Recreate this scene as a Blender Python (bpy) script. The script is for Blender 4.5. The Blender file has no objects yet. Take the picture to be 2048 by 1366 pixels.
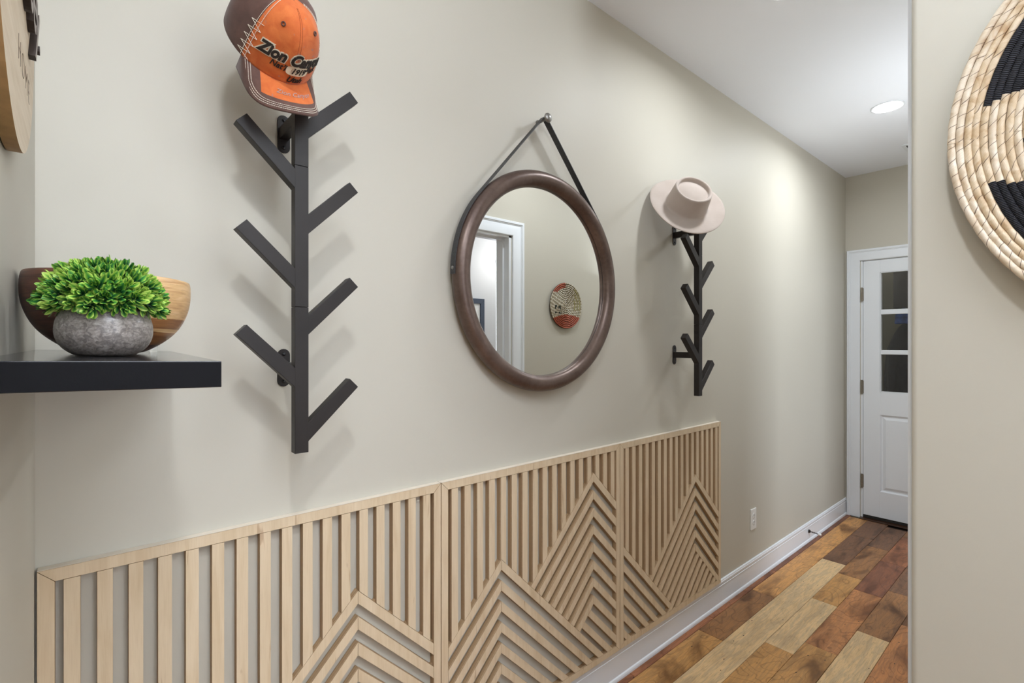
import bpy, bmesh, math, random
from mathutils import Vector, Matrix
random.seed(7)
S = bpy.context.scene
C = S.collection
PI = math.pi

# ------------------------------------------------------------------ camera, light, exposure
cam = bpy.data.cameras.new('camera'); camo = bpy.data.objects.new('camera', cam); C.objects.link(camo)
camo.location = (0, -1.2705, 1.403); camo.rotation_euler = (PI/2, 0, -0.714548)
cam.sensor_width = 36; cam.lens = 990.24/2048*36; cam.shift_y = 0.4/2048; cam.clip_start = 0.02
S.camera = camo
S.view_settings.view_transform = 'Standard'; S.view_settings.look = 'None'
S.view_settings.gamma = 1; S.view_settings.use_curve_mapping = False
S.view_settings.exposure = 0.2
w = bpy.data.worlds.new('world'); S.world = w; w.use_nodes = True
w.node_tree.nodes['Background'].inputs[0].default_value = (0.86, 0.93, 1, 1)
w.node_tree.nodes['Background'].inputs[1].default_value = 0.8

def area(name, loc, rot, sx, sy, power, color=(1, 1, 1), shape='RECTANGLE'):
    l = bpy.data.lights.new(name, 'AREA'); l.shape = shape; l.size = sx
    if shape == 'RECTANGLE': l.size_y = sy
    l.energy = power; l.color = color
    o = bpy.data.objects.new(name, l); C.objects.link(o); o.location = loc; o.rotation_euler = rot
    return o
# added fill behind the camera standing in for unseen window daylight, pointing +y
area('rear_daylight_fill', (0.15, -4.7, 1.55), (PI/2, 0, 0), 1.5, 2.2, 20, (0.86, 0.95, 1.10))
area('side_daylight_fill', (0.95, -3.0, 1.6), (PI/2, 0, PI/2), 1.5, 1.6, 22, (0.86, 0.95, 1.10))  # added fill from the right, no window is modelled here
# soft room bounce comes from the added torchiere, not a ceiling fixture

# ------------------------------------------------------------------ mesh helpers
def mk(name, verts, faces, mats, parent=None, smooth=False, midx=None):
    me = bpy.data.meshes.new(name); me.from_pydata([tuple(v) for v in verts], [], faces)
    if not isinstance(mats, (list, tuple)): mats = [mats]
    for m in mats: me.materials.append(m)
    if midx:
        for p, i in zip(me.polygons, midx): p.material_index = i
    if smooth:
        for p in me.polygons: p.use_smooth = True
    me.update()
    o = bpy.data.objects.new(name, me); C.objects.link(o)
    if parent is not None:
        o.parent = parent; o.location = -root_loc(parent)
    return o
def root_loc(p):
    return p.matrix_world.translation.copy() if False else (Vector(p['_loc']) if '_loc' in p.keys() else Vector((0, 0, 0)))
class MB:
    def __init__(s): s.v = []; s.f = []; s.m = []
    def add(s, V, F, m=0):
        n = len(s.v); s.v += [tuple(v) for v in V]; s.f += [tuple(i+n for i in f) for f in F]; s.m += [m]*len(F); return s
    def box(s, a, b, m=0):
        (x0, y0, z0), (x1, y1, z1) = a, b
        if x0 > x1: x0, x1 = x1, x0
        if y0 > y1: y0, y1 = y1, y0
        if z0 > z1: z0, z1 = z1, z0
        V = [(x0,y0,z0),(x1,y0,z0),(x1,y1,z0),(x0,y1,z0),(x0,y0,z1),(x1,y0,z1),(x1,y1,z1),(x0,y1,z1)]
        return s.add(V, [(0,3,2,1),(4,5,6,7),(0,1,5,4),(1,2,6,5),(2,3,7,6),(3,0,4,7)], m)
    def tube(s, pts, r, n=10, m=0, close=False, cap=True):
        P = [Vector(p) for p in pts]; N = len(P); rings = []
        up = Vector((0.13, 0.21, 1)).normalized()
        for i, p in enumerate(P):
            if close: t = P[(i+1) % N]-P[i-1]
            else: t = P[min(i+1, N-1)]-P[max(i-1, 0)]
            t.normalize(); a = t.cross(up)
            if a.length < 1e-3: a = t.cross(Vector((1, 0, 0)))
            a.normalize(); b = t.cross(a); rr = r[i] if isinstance(r, (list, tuple)) else r
            rings.append([p+a*math.cos(2*PI*k/n)*rr+b*math.sin(2*PI*k/n)*rr for k in range(n)])
        V = [v for q in rings for v in q]; F = []
        for i in range(N if close else N-1):
            j = (i+1) % N
            for k in range(n): F.append((i*n+k, i*n+(k+1) % n, j*n+(k+1) % n, j*n+k))
        if not close and cap: F += [tuple(range(n))[::-1], tuple((N-1)*n+k for k in range(n))]
        return s.add(V, F, m)
    def prism(s, poly, a, b, axis='y', m=0, mside=None):
        # poly in (x,z) for axis y ; (x,y) for axis z ; (y,z) for axis x
        n = len(poly)
        def P(u, v, w):
            return (u, w, v) if axis == 'y' else ((u, v, w) if axis == 'z' else (w, u, v))
        V = [P(u, v, a) for u, v in poly]+[P(u, v, b) for u, v in poly]
        s.add(V, [tuple(range(n)), tuple(range(2*n-1, n-1, -1))], m)
        k = len(s.v)-2*n
        for i in range(n):
            j = (i+1) % n; s.f.append((k+i, k+j, k+n+j, k+n+i)); s.m.append(m if mside is None else mside)
        return s
    def lathe(s, prof, n=48, m=0, sx=1, sy=1, closed=False):
        V = []; F = []; L = len(prof)
        for r, z in prof:
            for k in range(n): V.append((r*math.cos(2*PI*k/n)*sx, r*math.sin(2*PI*k/n)*sy, z))
        for i in range(L if closed else L-1):
            j = (i+1) % L
            for k in range(n): F.append((i*n+k, i*n+(k+1) % n, j*n+(k+1) % n, j*n+k))
        return s.add(V, F, m)
    def build(s, name, mats, parent=None, smooth=False, bevel=0, seg=2, M=None, fixn=True, auto=None):
        V = s.v if M is None else [M @ Vector(v) for v in s.v]
        o = mk(name, V, s.f, mats, parent, False, s.m)
        me = o.data
        if fixn:
            bm = bmesh.new(); bm.from_mesh(me)
            if smooth: bmesh.ops.remove_doubles(bm, verts=bm.verts, dist=1e-6)
            bmesh.ops.recalc_face_normals(bm, faces=bm.faces)
            if bevel: bmesh.ops.bevel(bm, geom=[e for e in bm.edges if len(e.link_faces) == 2 and e.calc_face_angle(0) > 0.6], offset=bevel, segments=seg, affect='EDGES', profile=0.5)
            bm.to_mesh(me); bm.free()
        if smooth or auto:
            for p in me.polygons: p.use_smooth = True
        if auto:
            me.set_sharp_from_angle(angle=auto)
        return o
def thing(name, label, cat, loc=(0, 0, 0), group=None):
    o = bpy.data.objects.new(name, None); C.objects.link(o); o.location = loc; o['_loc'] = list(loc)
    o.empty_display_size = 0.05
    return tag(o, label, cat, group)
def tag(o, label, cat, group=None):
    o['label'] = label; o['category'] = cat
    if group: o['group'] = group
    return o
def struct(o): o['kind'] = 'structure'; return o

# ------------------------------------------------------------------ materials
def srgb(r, g, b):
    f = lambda c: ((c/255)/12.92 if c/255 <= 0.04045 else (((c/255)+0.055)/1.055)**2.4)
    return (f(r), f(g), f(b), 1)
class NT:
    def __init__(s, name):
        s.m = bpy.data.materials.new(name); s.m.use_nodes = True; s.t = s.m.node_tree; s.n = s.t.nodes
        s.b = s.n['Principled BSDF']
    def N(s, typ, **k):
        n = s.n.new(typ)
        for a, v in k.items():
            if a.startswith('i_'):
                key = a[2:]; n.inputs[int(key) if key.isdigit() else key.replace('_', ' ')].default_value = v
            else: setattr(n, a, v)
        return n
    def L(s, a, b): s.t.links.new(a, b)
    def ramp(s, fac, stops, interp='LINEAR'):
        r = s.n.new('ShaderNodeValToRGB'); r.color_ramp.interpolation = interp; e = r.color_ramp.elements
        while len(e) < len(stops): e.new(0.5)
        for x, (p, c) in zip(e, stops): x.position = p; x.color = c
        s.L(fac, r.inputs[0]); return r.outputs[0]
    def mix(s, fac, a, b, typ='MIX'):
        n = s.N('ShaderNodeMix', data_type='RGBA', blend_type=typ)
        for sock, v in ((n.inputs[0], fac), (n.inputs[6], a), (n.inputs[7], b)):
            if isinstance(v, (int, float, tuple)): sock.default_value = v
            else: s.L(v, sock)
        return n.outputs[2]
    def math(s, op, a, b=0.0):
        n = s.N('ShaderNodeMath', operation=op)
        for i, v in enumerate((a, b)):
            if isinstance(v, (int, float)): n.inputs[i].default_value = v
            else: s.L(v, n.inputs[i])
        return n.outputs[0]
    def coord(s, kind='Object', scale=(1, 1, 1), rand=False):
        tc = s.N('ShaderNodeTexCoord'); src = tc.outputs[kind]
        if rand:
            oi = s.N('ShaderNodeObjectInfo'); sc = s.N('ShaderNodeVectorMath', operation='SCALE', i_3=37.0)
            cx = s.N('ShaderNodeCombineXYZ'); s.L(oi.outputs['Random'], cx.inputs[0]); s.L(oi.outputs['Random'], cx.inputs[1]); s.L(oi.outputs['Random'], cx.inputs[2])
            s.L(cx.outputs[0], sc.inputs[0]); ad = s.N('ShaderNodeVectorMath', operation='ADD'); s.L(src, ad.inputs[0]); s.L(sc.outputs[0], ad.inputs[1]); src = ad.outputs[0]
        mp = s.N('ShaderNodeMapping'); mp.inputs['Scale'].default_value = scale; s.L(src, mp.inputs[0]); return mp.outputs[0]
    def noise(s, vec, scale, detail=3, dist=0.0, rough=0.5):
        n = s.N('ShaderNodeTexNoise'); n.inputs['Scale'].default_value = scale; n.inputs['Detail'].default_value = detail
        n.inputs['Distortion'].default_value = dist; n.inputs['Roughness'].default_value = rough
        s.L(vec, n.inputs['Vector']); return n.outputs[0]
    def bump(s, h, strength=0.2, dist=0.001):
        b = s.N('ShaderNodeBump'); b.inputs['Strength'].default_value = strength; b.inputs['Distance'].default_value = dist
        s.L(h, b.inputs['Height']); s.L(b.outputs[0], s.b.inputs['Normal'])
    def col(s, c):
        if isinstance(c, tuple): s.b.inputs['Base Color'].default_value = c
        else: s.L(c, s.b.inputs['Base Color'])
    def set(s, **k):
        for a, v in k.items():
            s.b.inputs[a.replace('_', ' ')].default_value = v
        return s
def plain(name, c, rough=0.5, var=0.06, nscale=30, bump=0, **k):
    t = NT(name); v = t.coord('Object'); n = t.noise(v, nscale, 4)
    d = tuple(x*(1-var) for x in c[:3])+(1,); l = tuple(min(1, x*(1+var)) for x in c[:3])+(1,)
    t.col(t.ramp(n, [(0.3, d), (0.7, l)])); t.set(Roughness=rough, **k)
    if bump: t.bump(t.noise(v, nscale*6, 3), bump, 0.0005)
    return t.m
def paint(name, c, rough=0.55):
    t = NT(name); v = t.coord('Object'); n = t.noise(v, 1.3, 2)
    d = tuple(x*0.985 for x in c[:3])+(1,)
    t.col(t.ramp(n, [(0.3, d), (0.7, c)])); t.set(Roughness=rough)
    t.bump(t.noise(v, 260, 3), 0.10, 0.0004); return t.m

M_wall = paint('wall_paint', srgb(196, 191, 177))
M_ceil = paint('ceiling_paint', srgb(241, 244, 249), 0.8)
M_trim = paint('trim_paint', srgb(233, 237, 241), 0.28)
M_white = paint('white_room_paint', srgb(206, 206, 206), 0.6)
M_dark = paint('mudroom_paint', srgb(190, 186, 172), 0.7)

def floor_wood():
    t = NT('plank_wood'); oi = t.N('ShaderNodeObjectInfo')
    vs = t.coord('Object', (1.3, 13, 13), rand=True); v2 = t.coord('Object', (1, 2.4, 2.4), rand=True); v3 = t.coord('Object', (1, 1, 1), rand=True)
    streak = t.noise(vs, 4.5, 5, 1.1); fig = t.noise(v2, 2.6, 4, 1.4); fine = t.noise(t.coord('Object', (5, 70, 70), rand=True), 5, 4)
    rings = t.math('FRACT', t.math('MULTIPLY', t.noise(v2, 1.9, 2, 0.9), 14.0)); rings = t.math('ABSOLUTE', t.math('SUBTRACT', rings, 0.5))
    base = oi.outputs['Color']; sc = t.N('ShaderNodeSeparateColor'); t.L(base, sc.inputs[0])
    pale = t.math('GREATER_THAN', sc.outputs[1], 0.38); deep = t.math('SUBTRACT', 1.0, t.math('MULTIPLY', pale, 0.72))
    dark = t.mix(1.0, base, (0.36, 0.30, 0.26, 1), 'MULTIPLY'); black = t.mix(1.0, base, (0.14, 0.13, 0.14, 1), 'MULTIPLY')
    light = t.mix(1.0, base, (1.25, 1.19, 1.08, 1), 'MULTIPLY')
    c = t.mix(t.ramp(streak, [(0.44, (1, 1, 1, 1)), (0.56, (0, 0, 0, 1))]), base, light)
    f = t.mix(1.0, t.ramp(fig, [(0.48, (0, 0, 0, 1)), (0.66, (0.9, 0.9, 0.9, 1))]), deep, 'MULTIPLY'); c = t.mix(f, c, dark)
    f = t.mix(1.0, t.ramp(rings, [(0.0, (0.55, 0.55, 0.55, 1)), (0.10, (0, 0, 0, 1))]), deep, 'MULTIPLY'); c = t.mix(f, c, dark)
    f = t.mix(1.0, t.ramp(fig, [(0.66, (0, 0, 0, 1)), (0.78, (0.8, 0.8, 0.8, 1))]), deep, 'MULTIPLY'); c = t.mix(f, c, black)
    c = t.mix(t.ramp(fine, [(0.52, (0, 0, 0, 1)), (0.72, (0.42, 0.42, 0.42, 1))]), c, dark)
    # worm holes and small dark checks
    vo = t.N('ShaderNodeTexVoronoi'); vo.inputs['Scale'].default_value = 19; t.L(t.coord('Object', (0.7, 1.5, 1), rand=True), vo.inputs['Vector'])
    hole = t.ramp(vo.outputs['Distance'], [(0.05, (1, 1, 1, 1)), (0.08, (0, 0, 0, 1))])
    keep = t.ramp(t.noise(v3, 7, 1), [(0.47, (0, 0, 0, 1)), (0.52, (1, 1, 1, 1))])
    c = t.mix(t.mix(1.0, hole, keep, 'MULTIPLY'), c, (0.012, 0.009, 0.006, 1))
    t.col(c); t.set(Roughness=0.42); t.b.inputs['Specular IOR Level'].default_value = 0.35
    h = t.math('ADD', t.math('MULTIPLY', streak, 0.6), t.math('MULTIPLY', fig, 0.7)); t.bump(h, 0.35, 0.002)
    return t.m
M_floor = floor_wood()
M_gap = plain('floor_gap', srgb(40, 28, 20), 0.8)

def maple(name='maple_ply'):
    t = NT(name); v = t.coord('Object', (9, 9, 0.9)); f = t.noise(v, 5, 4, 0.7); g = t.noise(t.coord('Object', (60, 60, 2.0)), 9, 3)
    c = t.ramp(f, [(0.25, srgb(203, 179, 145)), (0.5, srgb(214, 193, 161)), (0.75, srgb(221, 201, 171))])
    c = t.mix(t.ramp(g, [(0.5, (0, 0, 0, 1)), (0.8, (0.35, 0.35, 0.35, 1))]), c, srgb(188, 160, 126))
    k = t.noise(t.coord('Object', (70, 70, 7)), 1.0, 2, 0.6); c = t.mix(t.ramp(k, [(0.70, (0, 0, 0, 1)), (0.76, (0.5, 0.5, 0.5, 1))]), c, srgb(150, 112, 78))
    t.col(c); t.set(Roughness=0.5); t.bump(g, 0.06, 0.0005); return t.m
M_maple = maple()
M_littop = plain('pale_lit_top', srgb(226, 214, 196), 0.5, 0.03)  # light from above put into the colour of the top edge
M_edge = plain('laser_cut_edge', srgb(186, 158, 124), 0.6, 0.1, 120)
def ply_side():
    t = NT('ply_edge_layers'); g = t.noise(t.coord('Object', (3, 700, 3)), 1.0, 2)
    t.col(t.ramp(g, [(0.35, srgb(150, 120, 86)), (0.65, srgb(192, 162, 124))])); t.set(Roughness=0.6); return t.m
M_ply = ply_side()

def metal_black():
    t = NT('powder_coated_black'); v = t.coord('Object'); n = t.noise(v, 8, 3)
    t.col(t.ramp(n, [(0.3, srgb(36, 32, 30)), (0.7, srgb(43, 38, 36))])); t.set(Roughness=0.42, Metallic=0.0); t.b.inputs['Specular IOR Level'].default_value = 0.3
    t.bump(t.noise(v, 500, 2), 0.08, 0.0003); return t.m
M_black = metal_black()
M_blackgloss = plain('gloss_black_lacquer', srgb(27, 27, 31), 0.10, 0.05, 60)
M_shelfface = plain('black_foil_edge', srgb(15, 15, 18), 0.5, 0.08, 80, 0.1)
M_shelfface.node_tree.nodes['Principled BSDF'].inputs['Specular IOR Level'].default_value = 0.12
def bronze():
    t = NT('bronzed_wood'); v = t.coord('Object', (1, 1, 1)); n = t.noise(v, 6, 4, 1.0); g = t.noise(t.coord('Object', (1, 1, 1)), 90, 4)
    c = t.ramp(n, [(0.3, srgb(84, 66, 58)), (0.7, srgb(110, 92, 82))]); c = t.mix(0.15, c, t.ramp(g, [(0.3, srgb(60, 46, 40)), (0.7, srgb(130, 112, 100))]))
    t.col(c); t.set(Roughness=0.36, Metallic=0.45); return t.m
M_bronze = bronze()
M_rimblack = plain('frame_inner_black', srgb(22, 21, 20), 0.3)
M_mirror = NT('mirror_silver').set(Metallic=1.0, Roughness=0.0).m
M_mirror.node_tree.nodes['Principled BSDF'].inputs['Base Color'].default_value = (0.90, 0.91, 0.90, 1)
def leather():
    t = NT('charcoal_leather'); v = t.coord('Object'); n = t.noise(v, 260, 4); t.col(t.ramp(n, [(0.3, srgb(36, 36, 38)), (0.7, srgb(64, 64, 66))])); t.set(Roughness=0.5); t.bump(n, 0.4, 0.0006); return t.m
M_leather = leather()
M_nickel = plain('brushed_nickel', srgb(150, 148, 144), 0.32, 0.08, 120, Metallic=0.85)
M_plastic = plain('white_plastic', srgb(232, 232, 228), 0.3, 0.02)
M_slot = plain('slot_black', srgb(20, 20, 20), 0.6)

def emit(name, c, e):
    t = NT(name); t.b.inputs['Emission Color'].default_value = c; t.b.inputs['Emission Strength'].default_value = e; t.col(c); return t.m

# ------------------------------------------------------------------ room shell
XC = 4.706; H = 2.74; XL = -0.0664; W = 1.09; XE = 0.9966
def wallbox(name, a, b, m=None):
    return struct(MB().box(a, b).build(name, m or M_wall))
wallbox('wall_main', (XL-0.12, 0, -0.02), (XC+0.12, 0.12, H))
wallbox('wall_left', (XL-0.12, -1.0, -0.02), (XL, 0, H))
wallbox('wall_left_return', (-2.1, -1.0, -0.02), (XL-0.12, -0.88, H))
wallbox('wall_west', (-2.22, -5.0, -0.02), (-2.1, -0.88, H))
wallbox('wall_rear', (-2.1, -5.12, -0.02), (XE, -5.0, H))
# far wall with door opening
DY0, DY1, DZ = -0.108, -0.992, 2.058
m = MB(); m.box((XC, 0, -0.02), (XC+0.12, DY0, H)); m.box((XC, DY0, DZ), (XC+0.12, DY1, H)); m.box((XC, DY1, -0.02), (XC+0.12, -W-0.12, H))
struct(m.build('wall_far', M_wall))
# hallway right wall with doorway to the white room, and the face that carries the large basket
OX0, OX1, OZ = 1.19, 1.988, 2.058; PX0, PX1 = 3.35, 4.15   # second doorway is added out of sight to let light into the hall
m = MB(); m.box((XE+0.02, -W, 0), (OX0, -W-0.12, H)); m.box((OX0, -W, OZ), (OX1, -W-0.12, H)); m.box((OX1, -W, 0), (PX0, -W-0.12, H)); m.box((PX0, -W, OZ), (PX1, -W-0.12, H)); m.box((PX1, -W, 0), (XC, -W-0.12, H))
struct(m.build('wall_right', M_wall))
o = MB().box((XE, -W-0.0005, 0), (XE+0.13, -5.0, H)).build('wall_right_end', M_wall, bevel=0.009, seg=4, auto=0.6); struct(o)
struct(MB().box((-2.22, -5.12, H), (5.9, 0.12, H+0.1)).build('ceiling', M_ceil))
# white room behind the doorway
wallbox('wall_white_room_far', (XE+0.13, -3.02, 0), (4.5, -2.9, H), M_white)
wallbox('wall_white_room_side', (4.4, -2.9, 0), (4.5, -1.21, H), M_white)
# space behind the far door
wallbox('wall_mudroom_back', (5.78, -1.6, 0), (5.88, 0.12, H), M_dark)
wallbox('wall_mudroom_side', (XC+0.12, -1.6, 0), (5.78, -1.5, H), M_dark)
wallbox('wall_mudroom_left', (XC+0.12, 0.02, 0), (5.78, 0.12, H), M_dark)

# base boards ------------------------------------------------------
def base_profile():
    # (depth from wall, z)
    p = [(0, 0), (0.0155, 0), (0.0155, 0.006), (0.0148, 0.011), (0.0125, 0.0155), (0.0088, 0.018), (0.0085, 0.0185), (0.0085, 0.100),
         (0.0105, 0.1015), (0.0105, 0.1045), (0.0085, 0.106), (0.0095, 0.108), (0.0095, 0.1215), (0.0078, 0.1235), (0.0070, 0.1295), (0.0045, 0.1325), (0, 0.1325)]
    return p
def baseboard(name, p0, p1, nrm):
    p0 = Vector(p0); p1 = Vector(p1); n = Vector(nrm); V = []; pr = base_profile()
    for P in (p0, p1):
        for d, z in pr: V.append((P.x+n.x*d, P.y+n.y*d, z))
    k = len(pr); F = [(i, (i+1) % k, k+(i+1) % k, k+i) for i in range(k)]+[tuple(range(k)), tuple(range(2*k-1, k-1, -1))]
    return struct(MB().add(V, F).build(name, M_trim, auto=0.5))
baseboard('baseboard_main', (XL, 0), (XC, 0), (0, -1))
baseboard('baseboard_left', (XL, -1.0), (XL, -0.01), (1, 0))
baseboard('baseboard_right_end', (XE, -W-0.01), (XE, -5.0), (-1, 0))
baseboard('baseboard_right', (OX1+0.105, -W), (PX0-0.105, -W), (0, 1))
baseboard('baseboard_west', (-2.1, -5.0), (-2.1, -1.0), (1, 0))

# casing sweep around an opening ------------------------------------
CAS = [(0, 0), (0, 0.010), (0.004, 0.0125), (0.060, 0.0145), (0.0645, 0.013), (0.066, 0.0165), (0.071, 0.0175), (0.073, 0.0215), (0.085, 0.0215), (0.088, 0.018), (0.088, 0)]
def casing(name, a0, a1, ztop, place, z0=0.0):
    # a0,a1 opening edges along wall axis ; place(a, d, z) -> world
    sgn = 1 if a1 > a0 else -1; rings = []
    for (a, z, da, dz) in ((a0, z0, -sgn, 0), (a0, ztop, -sgn, 1), (a1, ztop, sgn, 1), (a1, z0, sgn, 0)):
        rings.append([place(a+da*u, d, z+dz*u) for u, d in CAS])
    k = len(CAS); V = [v for r in rings for v in r]; F = []
    for i in range(3):
        for j in range(k): F.append((i*k+j, i*k+(j+1) % k, (i+1)*k+(j+1) % k, (i+1)*k+j))
    F += [tuple(range(k)), tuple(3*k+j for j in range(k))[::-1]]
    return struct(MB().add(V, F).build(name, M_trim, auto=0.4))
casing('trim_1', DY0+0.006, DY1-0.006, DZ-0.008, lambda a, d, z: (XC-d, a, z))
casing('trim_2', OX0-0.006, OX1+0.006, OZ-0.006, lambda a, d, z: (a, -W+d, z))
casing('trim_6', PX0-0.006, PX1+0.006, OZ-0.006, lambda a, d, z: (a, -W+d, z))
# jambs
m = MB(); m.box((XC-0.001, DY0+0.0005, 0), (XC+0.12, DY0-0.012, DZ)); m.box((XC-0.001, DY1-0.0005, 0), (XC+0.12, DY1+0.012, DZ)); m.box((XC-0.001, DY0, DZ), (XC+0.12, DY1, DZ-0.012))
struct(m.build('trim_3', M_trim))
m = MB()
for s, x in ((1, OX0), (-1, OX1)):
    m.box((x, -W+0.001, 0), (x+s*0.018, -W-0.121, OZ)); m.box((x+s*0.018, -W-0.045, 0), (x+s*0.030, -W-0.08, OZ-0.018))
m.box((OX0, -W+0.001, OZ), (OX1, -W-0.121, OZ-0.018)); m.box((OX0+.03, -W-0.045, OZ-0.018), (OX1-.03, -W-0.08, OZ-0.030))
struct(m.build('trim_4', M_trim))

# far door ----------------------------------------------------------
LY0, LY1, LZ0, LZ1 = -0.1215, -0.9785, 0.027, 2.044
xf, xb = XC+0.004, XC+0.044
door = bpy.data.objects.new('door_1', None); C.objects.link(door); door['kind'] = 'structure'
ycols = [(-0.239, -0.426), (-0.4565, -0.6435), (-0.674, -0.861)]
zrows = [(1.654, 1.939), (1.338, 1.6152), (1.0145, 1.3031)]
m = MB()
def dbox(y0, y1, z0, z1, xa=xf, xbk=xb): m.box((xa, y0, z0), (xbk, y1, z1))
dbox(LY0, -0.232, LZ0, LZ1); dbox(-0.868, LY1, LZ0, LZ1)
dbox(-0.232, -0.868, 1.946, LZ1); dbox(-0.232, -0.868, 0.83, 1.0075); dbox(-0.232, -0.868, LZ0, 0.231); dbox(-0.5, -0.6, 0.231, 0.83)
m.build('door_leaf', M_trim, door, bevel=0.0012, seg=1)
m = MB()
for a, b in ((-0.426, -0.4565), (-0.6435, -0.674)): dbox(a, b, 1.0075, 1.946, xf+0.002)
for a, b in ((1.6152, 1.654), (1.3031, 1.338)): dbox(-0.232, -0.868, a, b, xf+0.002)
m.box((xf+.0005, -0.2325, 1.0075), (xb, -0.239, 1.946)); m.box((xf+.0005, -0.8675, 1.0075), (xb, -0.861, 1.946))
m.box((xf+.0005, -0.2325, 1.0145), (xb, -0.868, 1.0075)); m.box((xf+.0005, -0.2325, 1.939), (xb, -0.868, 1.946))
m.build('muntins', M_trim, door, bevel=0.004, seg=2)
tg = NT('door_glass'); tg.set(Roughness=0.02, IOR=1.45); tg.b.inputs['Transmission Weight'].default_value = 1.0; tg.col((0.62, 0.63, 0.62, 1)); M_glass = tg.m
for a, b in ycols:
    for c, d in zrows: MB().box((xf+0.018, a, c), (xf+0.022, b, d)).build('pane', M_glass, door)
for a, b in ((-0.232, -0.5), (-0.6, -0.868)):
    m = MB(); z0, z1 = 0.231, 0.83
    # raised panel: outer groove, bevel up to a field
    def ring(i, x): return [(x, a-i, z0+i), (x, b+i, z0+i), (x, b+i, z1-i), (x, a-i, z1-i)]
    R = [ring(0, xf+0.001), ring(0.008, xf+0.012), ring(0.016, xf+0.012), ring(0.035, xf+0.004), ring(0.036, xf+0.003)]
    V = [v for r in R for v in r]; F = []
    for i in range(4):
        for j in range(4): F.append((i*4+j, i*4+(j+1) % 4, i*4+4+(j+1) % 4, i*4+4+j))
    F.append((16, 17, 18, 19)); m.add(V, F); m.box((xf+0.02, a, z0), (xb-0.01, b, z1))
    m.build('raised_panel', M_trim, door)
for zc in (0.294, 1.043, 1.780):
    h = MB(); h.tube([(XC-0.007, -0.1145, zc-0.055), (XC-0.007, -0.1145, zc+0.055)], 0.0075, 12)
    h.box((XC-0.002, -0.108, zc-0.05), (XC+0.004, -0.125, zc+0.05))
    for q in (-0.034, -0.011, 0.011, 0.034): h.tube([(XC-0.007, -0.1145, zc+q-0.001), (XC-0.007, -0.1145, zc+q+0.001)], 0.0083, 12)
    h.build('hinge', plain('satin_nickel_hinge', srgb(150, 142, 128), 0.35, 0.1, 80, Metallic=0.7), door, auto=0.6)
MB().box((XC+0.002, LY0, 0.005), (XC+0.046, LY1, 0.0272)).build('door_sweep', plain('rubber_sweep', srgb(38, 34, 30), 0.7), door)
m = MB().tube([(XC-0.035, -0.92, 0.95), (XC+0.004, -0.92, 0.95)], 0.009, 12)
m.tube([(XC-0.062, -0.92, 0.95), (XC-0.056, -0.92, 0.95), (XC-0.045, -0.92, 0.95), (XC-0.034, -0.92, 0.95)], [0.016, 0.026, 0.027, 0.012], 20)
m.tube([(XC-0.004, -0.92, 0.95), (XC+0.004, -0.92, 0.95)], 0.031, 24)
m.build('door_knob', M_nickel, door, auto=0.6)
struct(MB().box((XC-0.055, -0.105, -0.001), (XC+0.12, -0.995, 0.006)).build('trim_5', plain('bronze_sill', srgb(58, 34, 16), 0.3, 0.3, 25), bevel=0.002))

# ------------------------------------------------------------------ floor with planks as parts
fl = struct(MB().box((-2.1, -5.0, -0.05), (5.78, 0.0, -0.012)).build('floor', M_gap))
def plank(x0, x1, y0, y1, c):
    g = 0.0007; cx, cy = (x0+x1)/2, (y0+y1)/2
    a, b = (x1-x0)/2-g, abs(y1-y0)/2-g; e = 0.0012; z = random.uniform(-0.0006, 0.0)
    V = [(-a, -b, -0.013), (a, -b, -0.013), (a, b, -0.013), (-a, b, -0.013), (-a, -b, -e), (a, -b, -e), (a, b, -e), (-a, b, -e),
         (-a+e, -b+e, 0), (a-e, -b+e, 0), (a-e, b-e, 0), (-a+e, b-e, 0)]
    F = [(0, 1, 5, 4), (1, 2, 6, 5), (2, 3, 7, 6), (3, 0, 4, 7), (4, 5, 9, 8), (5, 6, 10, 9), (6, 7, 11, 10), (7, 4, 8, 11), (8, 9, 10, 11), (3, 2, 1, 0)]
    o = mk('floor_plank', V, F, M_floor, fl); o.location = (cx, cy, z); o.color = c; return o
TAN = srgb(198, 170, 130); ORG = srgb(176, 122, 78); BRN = srgb(142, 102, 66); GLD = srgb(178, 134, 82); RED = srgb(150, 98, 68); DRK = srgb(116, 84, 62); HON = srgb(194, 144, 88); DRD = srgb(124, 80, 58)
ys = [0.0, -0.0425, -0.1635, -0.2965, -0.4195, -0.551, -0.6805, -0.808, -0.936, -1.09]
rows = [
 [(1.75, RED), (2.42, RED), (3.2, RED), (4.05, DRD), (4.7, DRD)],
 [(1.55, BRN), (2.27, GLD), (2.868, BRN), (4.66, HON)],
 [(1.25, RED), (3.62, TAN), (4.23, DRK), (4.66, DRK)],
 [(1.7, BRN), (2.41, GLD), (3.02, TAN), (3.466, GLD), (4.08, BRN), (4.60, DRK)],
 [(1.45, ORG), (2.55, GLD), (3.308, ORG), (3.866, DRD), (4.447, RED), (4.66, BRN)],
 [(1.9, BRN), (2.846, TAN), (3.433, BRN), (3.93, DRK), (4.66, RED)],
 [(1.6, TAN), (3.07, ORG), (3.8, BRN), (4.66, GLD)],
 [(1.2, GLD), (2.2, RED), (3.3, TAN), (4.66, BRN)],
 [(1.7, BRN), (2.7, ORG), (3.6, DRK), (4.66, TAN)]]
for r, lst in enumerate(rows):
    x = XL+0.001
    for x1, c in lst:
        if x1 > XL+0.05: plank(x, x1, ys[r+1], ys[r], c)
        x = x1
cols = [TAN, ORG, BRN, GLD, RED, DRK, HON, BRN]
y = -W; rn = random.Random(3)
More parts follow.
